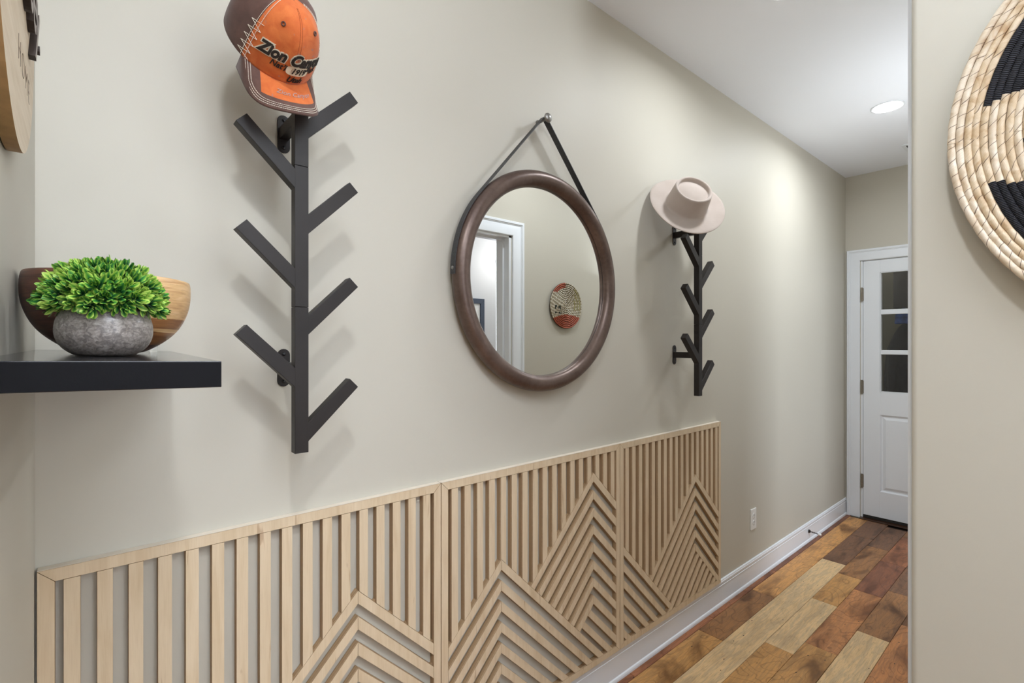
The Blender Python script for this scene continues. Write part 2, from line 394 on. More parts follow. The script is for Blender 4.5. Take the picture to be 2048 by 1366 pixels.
while y > -4.99:
    y1 = max(y-0.255, -4.999); x = -2.1
    while x < XE-0.01:
        x1 = min(x+rn.uniform(0.9, 1.6), XE); 
        if XE-x1 < 0.2: x1 = XE
        plank(x, x1, y1, y, rn.choice(cols)); x = x1
    y = y1
MB().box((XE+0.13, -2.9, -0.012), (4.4, -1.21, 0)).build('floor_board_field', M_floor, fl).color = BRN
MB().box((OX0, -W-.12, -0.012), (OX1, -W, 0)).build('floor_board_field', M_floor, fl).color = GLD
MB().box((PX0, -W-.12, -0.012), (PX1, -W, 0)).build('floor_board_field', M_floor, fl).color = GLD
MB().box((-2.1, -1.0, -0.012), (XL-.12, -1.09, 0)).build('floor_board_field', M_floor, fl).color = BRN
MB().box((XC+0.12, -1.5, -0.012), (5.78, 0.02, 0)).build('floor_board_field', M_gap, fl)

# ------------------------------------------------------------------ geometric slat panels
YF = -0.0205; YM = -0.0145; BW = 0.0245; PT = 0.04825; Q = 1.41421356; VT = BW*Q; VP = PT*Q
def clip(poly, a, b, c):   # keep a*x+b*z<=c
    out = []; n = len(poly)
    for i in range(n):
        p, q = poly[i], poly[(i+1) % n]; dp = a*p[0]+b*p[1]-c; dq = a*q[0]+b*q[1]-c
        if dp <= 1e-9: out.append(p)
        if (dp < -1e-9 and dq > 1e-9) or (dp > 1e-9 and dq < -1e-9):
            t = dp/(dp-dq); out.append((p[0]+(q[0]-p[0])*t, p[1]+(q[1]-p[1])*t))
    o2 = []
    for p in out:
        if not o2 or math.hypot(p[0]-o2[-1][0], p[1]-o2[-1][1]) > 1e-6: o2.append(p)
    if len(o2) > 1 and math.hypot(o2[0][0]-o2[-1][0], o2[0][1]-o2[-1][1]) < 1e-6: o2.pop()
    return o2
def area2(p): return 0.5*sum(p[i][0]*p[(i+1) % len(p)][1]-p[(i+1) % len(p)][0]*p[i][1] for i in range(len(p)))
def inset(poly, d):
    if area2(poly) < 0: poly = poly[::-1]
    P = poly
    for i in range(len(poly)):
        p, q = poly[i], poly[(i+1) % len(poly)]; dx, dz = q[0]-p[0], q[1]-p[1]; l = math.hypot(dx, dz)
        if l < 1e-6: continue
        nx, nz = dz/l, -dx/l; P = clip(P, nx, nz, nx*p[0]+nz*p[1]-d)
        if len(P) < 3: return []
    return P
def half(kind, c, s=1):
    # 'x': s*x<=s*c ; 'p': z+x ; 'm': z-x
    if kind == 'x': return (s, 0, s*c)
    if kind == 'z': return (0, s, s*c)
    if kind == 'p': return (s, s, s*c)
    if kind == 'm': return (-s, s, s*c)
def slat_panel(label, x0, x1, zb, zt, verts, diag):
    fw = 0.0245; xi0, xi1, zi0, zi1 = x0+fw, x1-fw, zb+fw, zt-fw
    root = thing('slat_wall_panel', label, 'wall panel', ((x0+x1)/2, 0, zb), 'geometric slat panels along the hallway wall')
    full = [(xi0, zi0), (xi1, zi0), (xi1, zi1), (xi0, zi1)]
    strips = []; gaps = []
    n = 17; pitch = (xi1-xi0-2*0.0115-BW)/(n-1)
    brk = sorted(set([xi0, xi1]+[v[0] for v in verts]))
    # vertical bars over the piecewise 45 degree skyline
    def sky(poly, xm):
        for xa, xb_, kind, c in verts:
            if xa-1e-6 <= xm <= xb_+1e-6: return clip(poly, *half(kind, c, -1))
        return poly
    def bands(xa, xb_):
        cuts = [xa]+[v[1] for v in verts if xa+1e-5 < v[1] < xb_-1e-5]+[xb_]
        for a, b in zip(cuts, cuts[1:]):
            p = clip(clip(full, *half('x', a, -1)), *half('x', b)); p = sky(p, (a+b)/2)
            if len(p) > 2 and abs(area2(p)) > 2e-5: yield p, (a, b)
    x = xi0+0.0115; prev = xi0
    for i in range(n):
        for p, _ in bands(x, x+BW): strips.append(p)
        for p, _ in bands(prev, x): gaps.append(p)
        prev = x+BW; x += pitch
    for p, _ in bands(prev, xi1): gaps.append(p)
    for kind, c0, k0, k1, region in diag:
        for k in range(k0, k1):
            top = c0-k*VP; reg = region(k) if callable(region) else region
            p = full; g = full
            for h in reg: p = clip(p, *h) if len(p) > 2 else p; g = clip(g, *h) if len(g) > 2 else g
            if len(p) > 2:
                p = clip(p, *half(kind, top)); p = clip(p, *half(kind, top-VT, -1)) if len(p) > 2 else p
            if len(p) > 2 and abs(area2(p)) > 1.2e-5: strips.append(p)
            reg2 = region(k+0.5) if callable(region) else region
            g = full
            for h in reg2: g = clip(g, *h) if len(g) > 2 else g
            if len(g) > 2:
                g = clip(g, *half(kind, top-VT)); g = clip(g, *half(kind, top-VP, -1)) if len(g) > 2 else g
            if len(g) > 2 and abs(area2(g)) > 1.2e-5: gaps.append(g)
    # routed backing lattice: under every strip, with rounded slot corners
    back = MB()
    for p in strips: back.prism(inset(p, 0.00005) or p, -0.0012, YM, 'y', 0)
    for g in gaps:
        if area2(g) < 0: g = g[::-1]
        L = len(g)
        for i in range(L):
            p, a, b = Vector(g[i]), Vector(g[i-1]), Vector(g[(i+1) % L])
            if any(abs(p.x-v[1]) < 1e-4 for v in verts): continue
            if any(abs(p.x-px) < 1e-4 for px in peaks): continue
            u = (a-p); v = (b-p)
            if u.length < 0.009 or v.length < 0.009: continue
            u.normalize(); v.normalize(); ang = u.angle(v)
            if ang > 2.6: continue
            r = 0.0045; d = min(r/math.tan(ang/2), 0.0085); r = d*math.tan(ang/2); cc = p+(u+v).normalized()*(r/math.sin(ang/2))
            t0, t1 = p+u*d, p+v*d; pts = [tuple(p), tuple(t1)]
            e0, e1 = t0-cc, t1-cc
            for s in (0.25, 0.5, 0.75):
                q = e1.lerp(e0, s); q = q.normalized()*r; pts.append(tuple(cc+q))
            pts.append(tuple(t0))
            back.prism(pts, -0.0012, YM-0.0003, 'y', 0)
    for pl in ([(x0, zb), (x1, zb), (xi1, zi0), (xi0, zi0)], [(x1, zb), (x1, zt), (xi1, zi1), (xi1, zi0)], [(x1, zt), (x0, zt), (xi0, zi1), (xi1, zi1)], [(x0, zt), (x0, zb), (xi0, zi0), (xi0, zi1)]):
        back.prism(pl, 0, YM, 'y', 0)
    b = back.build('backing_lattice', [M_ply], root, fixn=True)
    for nm, pl in (('bottom_rail', [(x0, zb), (x1, zb), (xi1, zi0), (xi0, zi0)]), ('side_stile', [(x1, zb), (x1, zt), (xi1, zi1), (xi1, zi0)]), ('top_rail', [(x1, zt), (x0, zt), (xi0, zi1), (xi1, zi1)]), ('side_stile', [(x0, zt), (x0, zb), (xi0, zi0), (xi0, zi1)])):
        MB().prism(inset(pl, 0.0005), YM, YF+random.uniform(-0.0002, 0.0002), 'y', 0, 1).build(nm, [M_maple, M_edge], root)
    MB().box((x0+0.0004, -0.0004, zt), (x1-0.0004, YF+0.0004, zt+0.0008)).build('lit_top_strip', M_littop, root)  # pale strip painting the lit top edge of the panel
    for p in strips:
        q = inset(p, 0.0005)
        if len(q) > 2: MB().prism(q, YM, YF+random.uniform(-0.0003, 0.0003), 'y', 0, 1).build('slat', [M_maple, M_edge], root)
    return root
PW = 0.8685; Z0, Z1 = 0.1325, 0.9825
A0 = -0.0631; A1 = A0+PW; A2 = A1+PW; A3 = A2+PW; fw = 0.0245
# panel 1 : one low peak
xp, zp = 0.548, 0.748; peaks = [xp]
slat_panel('pale maple slat panel in the corner under the shelf, with one low mountain peak', A0, A1-0.0008, Z0, Z1,
  [(A0, xp, 'm', zp-xp), (xp, A1, 'p', zp+xp)],
  [('m', zp-xp, 0, 9, [half('x', xp)]), ('p', zp+xp, 0, 9, [half('x', xp, -1)])])
# panel 2 : two peaks
xa, za, xb2, zb2 = 1.0385, 0.6885, 1.5057, 0.8924
ca_m, ca_p, cb_m, cb_p = za-xa, za+xa, zb2-xb2, zb2+xb2; xv = (ca_p-cb_m)/2; c7 = cb_m-7*VP
peaks = [xa, xb2]
cb_p0 = ca_p+10*VP
slat_panel('middle pale maple slat panel with two overlapping mountain peaks under the round mirror', A1+0.0008, A2-0.0008, Z0, Z1,
  [(A1, xa, 'm', ca_m), (xa, xv, 'p', ca_p), (xv, xb2, 'm', cb_m), (xb2, A2, 'p', cb_p)],
  [('m', ca_m, 0, 8, [half('x', xa)]), ('p', ca_p, 0, 8, [half('x', xa, -1)]),
   ('m', cb_m, 0, 8, lambda k: [half('x', xb2), half('p', ca_p, -1), half('m', c7-VT, -1)] if k < 7.2 else [half('x', -9)]),
   ('p', cb_p, 0, 10, lambda k: [half('x', xb2, -1)] if k <= 7.2 else [half('m', c7-VT), half('p', ca_p, -1)])])
# panel 3 : slope at left, peak at right with fan
xc3, zc3 = 2.2835, 0.7487; cd = 0.5533+1.6967; cc_m, cc_p = zc3-xc3, zc3+xc3; xv3 = (cd-cc_m)/2
peaks = [xc3]
slat_panel('farthest pale maple slat panel, under the felt hat rack, one tall peak with a fan of slats', A2+0.0008, A3, Z0, Z1,
  [(A2, xv3, 'p', cd), (xv3, xc3, 'm', cc_m), (xc3, A3, 'p', cc_p)],
  [('p', cd, 0, 7, [half('m', cc_m-5*VP, -1)]),
   ('m', cc_m, 0, 12, lambda k: [half('x', xc3), half('p', cd, -1)] if k < 4.7 else ([half('x', xc3)] if k < 5.2 else [half('p', cc_p-5*VP-VT)])),
   ('p', cc_p, 0, 6, lambda k: [half('x', xc3, -1)] if k < 5.2 else [half('x', -9)])])

# ------------------------------------------------------------------ floating shelf
ax, ay = XL+0.0005, -0.0005
def zsh(x): return 1.3884-0.0265*(x-XL)
shelf = thing('floating_shelf', 'glossy black floating shelf on the left wall holding the wooden bowl and grey pot', 'shelf', (XL, -0.3, 1.36))
YS = -0.72; TH = 0.0253
xrF, xrB = 0.1025, 0.141
V = []
for x, yy in ((ax, ay), (xrB, ay), (xrF, YS), (ax, YS)):
    V.append((x, yy, zsh(x)))
V += [(a, b, c-TH) for a, b, c in V]
mm = MB().add(V, [(0, 1, 2, 3), (7, 6, 5, 4)], 0).add([], []); mm.f += [(0, 4, 5, 1), (1, 5, 6, 2), (2, 6, 7, 3), (3, 7, 4, 0)]; mm.m += [1]*4
mm.build('board', [M_blackgloss, M_shelfface], shelf, bevel=0.0006, seg=2)
MB().box((XL, -0.62, 1.364), (XL+0.012, -0.05, 1.368)).build('wall_cleat', M_black, shelf)

# wooden bowl
def bowl_wood():
    t = NT('two_tone_bowl_wood'); v = t.coord('Object'); sp = t.N('ShaderNodeSeparateXYZ'); t.L(v, sp.inputs[0])
    g = t.noise(t.coord('Object', (6, 6, 60)), 3.0, 5, 1.0); g2 = t.noise(t.coord('Object', (14, 14, 120)), 4.0, 4, 0.4)
    walnut = t.ramp(g, [(0.25, srgb(58, 34, 25)), (0.55, srgb(92, 56, 42)), (0.8, srgb(112, 72, 54))])
    blond = t.ramp(g, [(0.25, srgb(176, 132, 84)), (0.5, srgb(205, 166, 116)), (0.8, srgb(226, 192, 146))])
    mid = t.ramp(g, [(0.3, srgb(120, 76, 46)), (0.7, srgb(168, 116, 68))])
    # horizontal laminations on the blond half
    zb = t.math('ADD', sp.outputs[2], t.math('MULTIPLY', t.math('SUBTRACT', g, 0.5), 0.004))
    lam = t.ramp(t.math('MULTIPLY', zb, 8.0), [(0.0, (0.15, 0, 0, 1)), (0.125, (0.15, 0, 0, 1)), (0.26, (1, 0, 0, 1)), (0.30, (0.5, 0, 0, 1)), (0.42, (0, 0, 0, 1))], 'CONSTANT')
    sx = t.N('ShaderNodeSeparateColor'); t.L(lam, sx.inputs[0])
    isb = t.math('GREATER_THAN', sx.outputs[0], 0.9); ism = t.math('GREATER_THAN', sx.outputs[0], 0.1)
    right = t.mix(ism, blond, mid); right = t.mix(isb, right, blond)
    right = t.mix(t.math('LESS_THAN', zb, 0.014), right, walnut)
    side = t.math('GREATER_THAN', t.math('ADD', sp.outputs[0], t.math('MULTIPLY', sp.outputs[1], -0.15)), 0.012)
    c = t.mix(side, walnut, right); c = t.mix(t.ramp(g2, [(0.55, (0, 0, 0, 1)), (0.8, (0.3, 0.3, 0.3, 1))]), c, srgb(60, 36, 24))
    t.col(c); t.set(Roughness=0.38); t.b.inputs['Coat Weight'].default_value = 0.25; t.b.inputs['Coat Roughness'].default_value = 0.2; return t.m
BX, BY = 0.0300, -0.3385
bowl = MB()
prof = [(0, 0), (0.036, 0.0), (0.046, 0.004), (0.060, 0.0135), (0.076, 0.028), (0.087, 0.045), (0.0945, 0.066), (0.0972, 0.085), (0.0970, 0.104), (0.0955, 0.113), (0.0935, 0.1145),
        (0.091, 0.113), (0.0905, 0.10), (0.089, 0.078), (0.081, 0.055), (0.066, 0.034), (0.045, 0.019), (0.02, 0.012), (0, 0.011)]
def smoothprof(p, it=2):
    for _ in range(it):
        q = [p[0]]
        for a, b in zip(p, p[1:]): q += [(a[0]*.75+b[0]*.25, a[1]*.75+b[1]*.25), (a[0]*.25+b[0]*.75, a[1]*.25+b[1]*.75)]
        q.append(p[-1]); p = q
    return p
bowl.lathe(smoothprof(prof), 72)
ob = bowl.build('wooden_bowl', bowl_wood(), smooth=True)
tag(ob, 'round two-tone wooden bowl, walnut left and blond right, behind the grey pot', 'bowl')
ob.location = (BX, BY, zsh(BX)+0.0012); ob.rotation_euler = (0, math.atan(0.0262), 0); ob.scale = (1, 1, 0.955)

# concrete pot with faux boxwood
def concrete():
    t = NT('glazed_concrete'); v = t.coord('Object'); a = t.noise(t.coord('Object', (1, 1, 1.8)), 170, 8, 0.3, 0.8); b = t.noise(v, 150, 4, 1.2); d = t.noise(v, 18, 4, 0.6)
    c = t.ramp(a, [(0.35, srgb(110, 101, 95)), (0.5, srgb(146, 137, 130)), (0.65, srgb(178, 170, 163))])
    c = t.mix(t.ramp(b, [(0.42, (0.55, 0.55, 0.55, 1)), (0.52, (0, 0, 0, 1))]), c, srgb(86, 78, 76)); c = t.mix(t.ramp(d, [(0.55, (0, 0, 0, 1)), (0.75, (0.5, 0.5, 0.5, 1))]), c, srgb(172, 166, 160))
    t.col(c); t.set(Roughness=0.33); t.b.inputs['Coat Weight'].default_value = 0.4; t.b.inputs['Coat Roughness'].default_value = 0.15; t.bump(b, 0.25, 0.0008); return t.m
PX, PY = 0.0195, -0.525
plant = thing('potted_plant', 'squat grey concrete pot of bright green faux boxwood on the black shelf', 'plant', (PX, PY, zsh(PX)))
PM = Matrix.Translation((PX, PY, zsh(PX)+0.0003)) @ Matrix.Rotation(math.atan(0.0262), 4, 'Y') @ Matrix.Scale(0.955, 4)
pp = [(0, 0), (0.026, 0), (0.033, 0.0035), (0.0415, 0.011), (0.0465, 0.022), (0.0475, 0.033), (0.0455, 0.045), (0.040, 0.055), (0.033, 0.060), (0.030, 0.0605), (0.029, 0.058), (0.034, 0.050), (0.034, 0.04), (0, 0.04)]
pot = MB().lathe(smoothprof(pp), 64).build('pot', concrete(), plant, smooth=True, M=PM)
MB().lathe([(0, 0.046), (0.02, 0.047), (0.034, 0.046)], 32).build('soil', plain('dark_soil', srgb(52, 52, 34), 0.9), plant, M=PM)
def leafmat():
    t = NT('boxwood_leaf'); uv = t.N('ShaderNodeUVMap'); sp = t.N('ShaderNodeSeparateXYZ'); t.L(uv.outputs[0], sp.inputs[0]); oi = t.N('ShaderNodeObjectInfo')
    e = t.math('ADD', t.math('MULTIPLY', t.math('ABSOLUTE', t.math('SUBTRACT', sp.outputs[1], 0.5)), 1.1), t.math('MULTIPLY', sp.outputs[0], 0.72))
    e = t.math('ADD', e, t.math('MULTIPLY', t.math('SUBTRACT', oi.outputs['Random'], 0.5), 0.42))
    c = t.ramp(e, [(0.30, srgb(14, 62, 34)), (0.60, srgb(46, 116, 54)), (0.82, srgb(112, 168, 56)), (1.0, srgb(180, 206, 96))])
    t.col(c); t.set(Roughness=0.38); t.b.inputs['Subsurface Weight'].default_value = 0.0
    t.b.inputs['Transmission Weight'].default_value = 0.0; t.b.inputs['Specular IOR Level'].default_value = 0.45; return t.m
M_leaf = leafmat()
def sprig_mesh(seed):
    rr = random.Random(seed); V = []; F = []; UV = []
    def leaf(az, el, L, Wd, base):
        ca, sa = math.cos(az), math.sin(az); d = Vector((ca*math.cos(el), sa*math.cos(el), math.sin(el))); s = Vector((-sa, ca, 0)); n = d.cross(s)*-1
        pr = [(0, 0.16), (0.30, 0.30), (0.62, 0.85), (0.85, 1.0), (1.0, 0.55)]
        k = len(V)
        for i, (u, wd) in enumerate(pr):
            bend = -0.22*u*u*L; c = base+d*(u*L)+n*bend*0.9
            for j in (-1, 0, 1):
                V.append(c+s*(j*wd*Wd/2)+n*(0.12*Wd*abs(j))); UV.append((u, 0.5+0.5*j*min(1, wd+.1)))
        V.append(base+d*(1.06*L)+n*(-0.22*L)); UV.append((1, .5))
        for i in range(4):
            for j in range(2): F.append((k+i*3+j, k+i*3+j+1, k+i*3+3+j+1, k+i*3+3+j))
        F.append((k+12, k+13, k+15)); F.append((k+13, k+14, k+15))
    lay = [(4, 1.25, 0.0095, 0.0045, 0.0075), (5, 0.95, 0.0125, 0.0056, 0.0045), (6, 0.62, 0.0145, 0.0064, 0.001), (6, 0.32, 0.0155, 0.0066, -0.004), (5, 0.12, 0.0155, 0.0062, -0.009)]
    for q, (n, el, L, wd, zz) in enumerate(lay):
        o = rr.uniform(0, 6)
        for i in range(n): leaf(o+2*PI*i/n+rr.uniform(-.2, .2), el+rr.uniform(-.15, .15), L*rr.uniform(.85, 1.15), wd*rr.uniform(.85, 1.1), Vector((0, 0, zz)))
    n0 = len(V)
    me = bpy.data.meshes.new('sprig'); me.from_pydata([tuple(v) for v in V], [], F); me.materials.append(M_leaf)
    ul = me.uv_layers.new(name='UVMap')
    for l in me.loops: ul.data[l.index].uv = UV[l.vertex_index]
    for p in me.polygons: p.use_smooth = True
    return me
smesh = [sprig_mesh(i) for i in range(7)]
def add_sprig(pos, nrm, i, sc):
    o = bpy.data.objects.new('sprig', smesh[i % 7]); C.objects.link(o); o.parent = plant
    nrm = nrm.normalized(); R = nrm.to_track_quat('Z', 'Y').to_matrix().to_4x4() @ Matrix.Rotation(random.uniform(0, 6.3), 4, 'Z')
    lm = (PM @ Matrix.Translation(pos) @ R @ Matrix.Scale(sc, 4)); lm.translation -= Vector((PX, PY, zsh(PX))); o.matrix_local = lm
ga = PI*(3-5**.5); NS = 84
for i in range(NS):
    z = 1-(i+0.5)/NS*1.13; r = math.sqrt(max(0, 1-z*z)); a = ga*i
    n = Vector((r*math.cos(a), r*math.sin(a), z)); j = random.uniform(0.9, 1.03)
    p = Vector((n.x*0.0480*j, n.y*0.0480*j, 0.0635+n.z*0.0385*j))
    if z < 0: n.z -= 0.25
    add_sprig(p, n+Vector((random.uniform(-.2, .2), random.uniform(-.2, .2), random.uniform(-.1, .2))), i, random.uniform(1.0, 1.22))
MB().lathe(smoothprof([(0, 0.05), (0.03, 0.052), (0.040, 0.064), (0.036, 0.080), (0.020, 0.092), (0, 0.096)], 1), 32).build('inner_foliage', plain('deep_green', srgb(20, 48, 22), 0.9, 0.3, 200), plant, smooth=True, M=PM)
# clear bumper block on the shelf
tg = NT('clear_plastic'); tg.set(Roughness=0.05, IOR=1.45); tg.b.inputs['Transmission Weight'].default_value = 1.0; tg.col((0.96, 0.98, 0.98, 1))
o = MB().box((0.0915, -0.168, zsh(0.1)-0.0003), (0.1035, -0.156, zsh(0.1)+0.0165)).build('clear_cube', tg.m, bevel=0.0022, seg=3, auto=0.8)
tag(o, 'tiny clear plastic cube on the shelf edge to the right of the bowl', 'cube')

# ------------------------------------------------------------------ coat racks
def make_rack():
    X0 = 0.368; hw = 0.0148; yf, yb = -0.134, -0.1085
    r = thing('coat_rack', 'black metal tree-shaped coat rack nearest the shelf, under the orange cap', 'coat rack', (X0, 0, 1.155), 'tree-shaped coat racks on the hallway wall')
    for a, b in ((1.1555, 1.4797), (1.4803, 1.7930), (1.7936, 2.000)):
        MB().box((X0-hw, yf, a), (X0+hw, yb, b)).build('post', M_black, r, bevel=0.0009, seg=2)
    hwv = 0.030*Q/2
    for s, zl in ((1, 1.859), (1, 1.644), (1, 1.418), (1, 1.179), (-1, 1.741), (-1, 1.521), (-1, 1.302)):
        L = 0.116
        x0 = X0+s*(hw-0.001); x1 = X0+s*(hw+L)
        pl = [(x0, zl), (x1, zl+L), (x1-s*0.0205, zl+L+0.0205), (x0, zl+0.0430)]
        if s < 0: pl = pl[::-1]
        MB().prism(pl, yf+0.0002, yb-0.0002, 'y').build('branch', M_black, r, bevel=0.0009, seg=2)
    for zc, dz in ((1.340, 0), (1.905, 0)):
        m = MB(); n = 10; pts = []
        for k in range(n+1): a = PI*k/n; pts.append((X0+0.0145*math.cos(a), zc+0.031+0.0145*math.sin(a)))
        for k in range(n+1): a = PI+PI*k/n; pts.append((X0+0.0145*math.cos(a), zc-0.031+0.0145*math.sin(a)))
        m.prism(pts, -0.0005, -0.0035, 'y'); m.box((X0-0.0105, -0.003, zc-0.0135), (X0+0.0105, yb+0.0005, zc+0.0135))
        b = m.build('wall_bracket', M_black, r, bevel=0.0006, seg=1)
        for q in (-0.033, 0.033):
            s = MB().lathe([(0, 0.0028), (0.0022, 0.0026), (0.0042, 0.0012), (0.0046, 0)], 16).add([], []).build('screw', M_blackgloss, None, smooth=True, M=Matrix.Translation((X0, -0.0034, zc+q)) @ Matrix.Rotation(PI/2, 4, 'X'))
            s.parent = b; s.location = (0, 0, 0)
    return r
def copy_tree(o, parent=None):
    c = o.copy(); C.objects.link(c); c.parent = parent
    for ch in list(o.children): copy_tree(ch, c)
    return c
rack = make_rack()
rack2 = copy_tree(rack); rack2.location.x += 1.752; rack2.location.z += 0.001
rack2['label'] = 'black metal tree-shaped coat rack farther down the hall, under the felt hat'

# ------------------------------------------------------------------ round mirror
MX, MZ = 1.2235, 1.6125; RO = 0.3835; rm = 0.0285; RC = RO-rm; YC = -0.0335
mir = thing('round_mirror', 'round wall mirror in a thick bronze-brown wooden frame hung by a leather strap', 'mirror', (MX, 0, MZ-RO))
m = MB(); n1, n2 = 128, 20; V = []; F = []
for i in range(n1):
    a = 2*PI*i/n1
    for k in range(n2):
        b = 2*PI*k/n2; rr = RC+rm*math.cos(b); V.append((MX+rr*math.cos(a), YC-0.0275*math.sin(b), MZ+rr*math.sin(a)))
for i in range(n1):
    for k in range(n2): j = (i+1) % n1; F.append((i*n2+k, i*n2+(k+1) % n2, j*n2+(k+1) % n2, j*n2+k))
m.add(V, F); m.build('frame', M_bronze, mir, smooth=True)
def disc(m, r0, r1, y0, y1, n=128, cx=MX, cz=MZ):
    V = []; F = []
    for i in range(n):
        a = 2*PI*i/n; c, s = math.cos(a), math.sin(a)
        V += [(cx+r0*c, y0, cz+r0*s), (cx+r1*c, y1, cz+r1*s)]
    for i in range(n): j = (i+1) % n; F.append((2*i, 2*i+1, 2*j+1, 2*j))
    m.add(V, F)
m = MB(); disc(m, 0.3295, 0.3265, -0.040, -0.0302); disc(m, 0.3265, 0.335, -0.0302, -0.0302); m.build('inner_lip', M_rimblack, mir, fixn=False)
V = [(MX, -0.030, MZ)]+[(MX+0.331*math.cos(2*PI*i/128), -0.030, MZ+0.331*math.sin(2*PI*i/128)) for i in range(128)]
V += [(a, -0.026, c) for a, b, c in V]
F = [(0, 1+i, 1+(i+1) % 128) for i in range(128)]+[(129, 130+(i+1) % 128, 130+i) for i in range(128)]+[(1+i, 130+i, 130+(i+1) % 128, 1+(i+1) % 128) for i in range(128)]
MB().add(V, F).build('glass', M_mirror, mir)
MB().tube([(MX, -0.0005, MZ), (MX, -0.012, MZ)], 0.33, 96).build('backboard', plain('backboard', srgb(60, 50, 44), 0.7), mir)
# strap: runs up from 9 o'clock round the rim, tangent to the knob, down to 3 o'clock
KX, KZ = 1.2215, 2.181; kr = 0.0075; Rs = RO+0.0016
path = []
phi_t = math.acos((Rs-kr)/math.hypot(KX-MX, KZ-MZ))
aT = PI/2+phi_t
for i in range(24): a = PI*1.005+(aT-PI*1.005)*i/23; path.append((MX+Rs*math.cos(a), MZ+Rs*math.sin(a)))
for i in range(9): a = aT+(PI/2-phi_t-aT)*i/8; path.append((KX+kr*math.cos(a), KZ+kr*math.sin(a)))
a1 = PI/2-phi_t
for i in range(24): a = a1+(-0.02-a1)*i/23; path.append((MX+Rs*math.cos(a), MZ+Rs*math.sin(a)))
# subdivide straight spans
pp2 = []
for p, q in zip(path, path[1:]):
    d = math.hypot(q[0]-p[0], q[1]-p[1]); k = max(1, int(d/0.03))
    for i in range(k): pp2.append((p[0]+(q[0]-p[0])*i/k, p[1]+(q[1]-p[1])*i/k))
pp2.append(path[-1]); th = 0.0013
V = []; F = []
for i, p in enumerate(pp2):
    a = pp2[max(i-1, 0)]; b = pp2[min(i+1, len(pp2)-1)]; tx, tz = b[0]-a[0], b[1]-a[1]; l = math.hypot(tx, tz); nx, nz = -tz/l, tx/l
    f = abs(i/(len(pp2)-1)-0.5)*2; yc = -0.033 - 0.0*(1-f)
    for (dn, dy) in ((-th, -0.0115), (th, -0.0115), (th, 0.0115), (-th, 0.0115)): V.append((p[0]+nx*dn, yc+dy, p[1]+nz*dn))
for i in range(len(pp2)-1):
    for k in range(4): F.append((4*i+k, 4*i+(k+1) % 4, 4*i+4+(k+1) % 4, 4*i+4+k))
F += [(0, 1, 2, 3), tuple(4*(len(pp2)-1)+k for k in (3, 2, 1, 0))]
strap = MB().add(V, F).build('strap', M_leather, mir, auto=0.7)
rv = MB().lathe([(0, 0.0032), (0.003, 0.0028), (0.0052, 0.0012), (0.0056, 0), (0, 0)], 20)
for sx in (-1, 1):
    o = rv.build('rivet', M_nickel, None, smooth=True, M=Matrix.Translation((MX+sx*(Rs+0.0012), -0.033, MZ+0.013)) @ Matrix.Rotation(sx*PI/2, 4, 'Y')); o.parent = strap; o.location = (0, 0, 0)
m = MB().lathe([(0, 0.0), (0.008, 0.0), (0.0085, 0.004), (0.0062, 0.008), (0.0058, 0.045), (0.009, 0.0465), (0.0145, 0.049), (0.0165, 0.0525), (0.0155, 0.0565), (0.011, 0.0605), (0.005, 0.0625), (0, 0.063)], 32)
ok = m.build('wall_peg', M_nickel, smooth=True); tag(ok, 'domed brushed nickel wall peg carrying the mirror strap', 'peg')
ok.location = (KX, 0, KZ); ok.rotation_euler = (PI/2, 0, 0)

# ------------------------------------------------------------------ ball cap on the first rack
def twill(name, c1, c2, extra=None):
    t = NT(name); v = t.coord('Object'); n = t.noise(v, 45, 4, 0.6); f = t.noise(v, 1600, 2)
    c = t.ramp(n, [(0.3, c1), (0.7, c2)]); c = t.mix(t.ramp(f, [(0.4, (0.18, 0.18, 0.18, 1)), (0.6, (0, 0, 0, 1))]), c, tuple(x*0.45 for x in c1[:3])+(1,))
    if extra: c = extra(t, c, v)
    t.col(c); t.set(Roughness=0.85); t.b.inputs['Sheen Weight'].default_value = 0.15; t.bump(f, 0.25, 0.0006); return t.m
def rub(t, c, v):
    s = t.ramp(t.noise(t.coord('Object', (1, 1, 0.6)), 75, 2, 0.5), [(0.66, (0, 0, 0, 1)), (0.71, (0.6, 0.6, 0.6, 1))]); return t.mix(s, c, srgb(150, 118, 108))
M_cbrown = twill('brown_twill', srgb(84, 58, 50), srgb(102, 72, 62))
M_corange = twill('orange_twill', srgb(196, 92, 34), srgb(216, 116, 54), rub)
M_thread = plain('white_thread', srgb(232, 224, 208), 0.7)
M_felt_w = plain('cream_applique', srgb(222, 208, 184), 0.9, 0.08, 300, 0.3)
M_felt_b = plain('black_applique', srgb(40, 32, 26), 0.9, 0.2, 400, 0.4)
M_greyth = plain('grey_thread', srgb(172, 148, 142), 0.7)
Uc = Vector((0.08, -0.87, 0.40)).normalized(); Fc = Vector((0.22, -0.38, -0.90)); Fc = (Fc-Uc*Fc.dot(Uc)).normalized(); Lc = Uc.cross(Fc)
CO = Vector((0.296, -0.160, 2.020))
CM = Matrix(((Fc.x, Lc.x, Uc.x, CO.x), (Fc.y, Lc.y, Uc.y, CO.y), (Fc.z, Lc.z, Uc.z, CO.z), (0, 0, 0, 1)))
cap = thing('baseball_cap', 'worn brown and orange baseball cap with embroidered lettering, hung on the near coat rack', 'hat', tuple(CO))
AF, AS, CH = 0.097, 0.086, 0.120
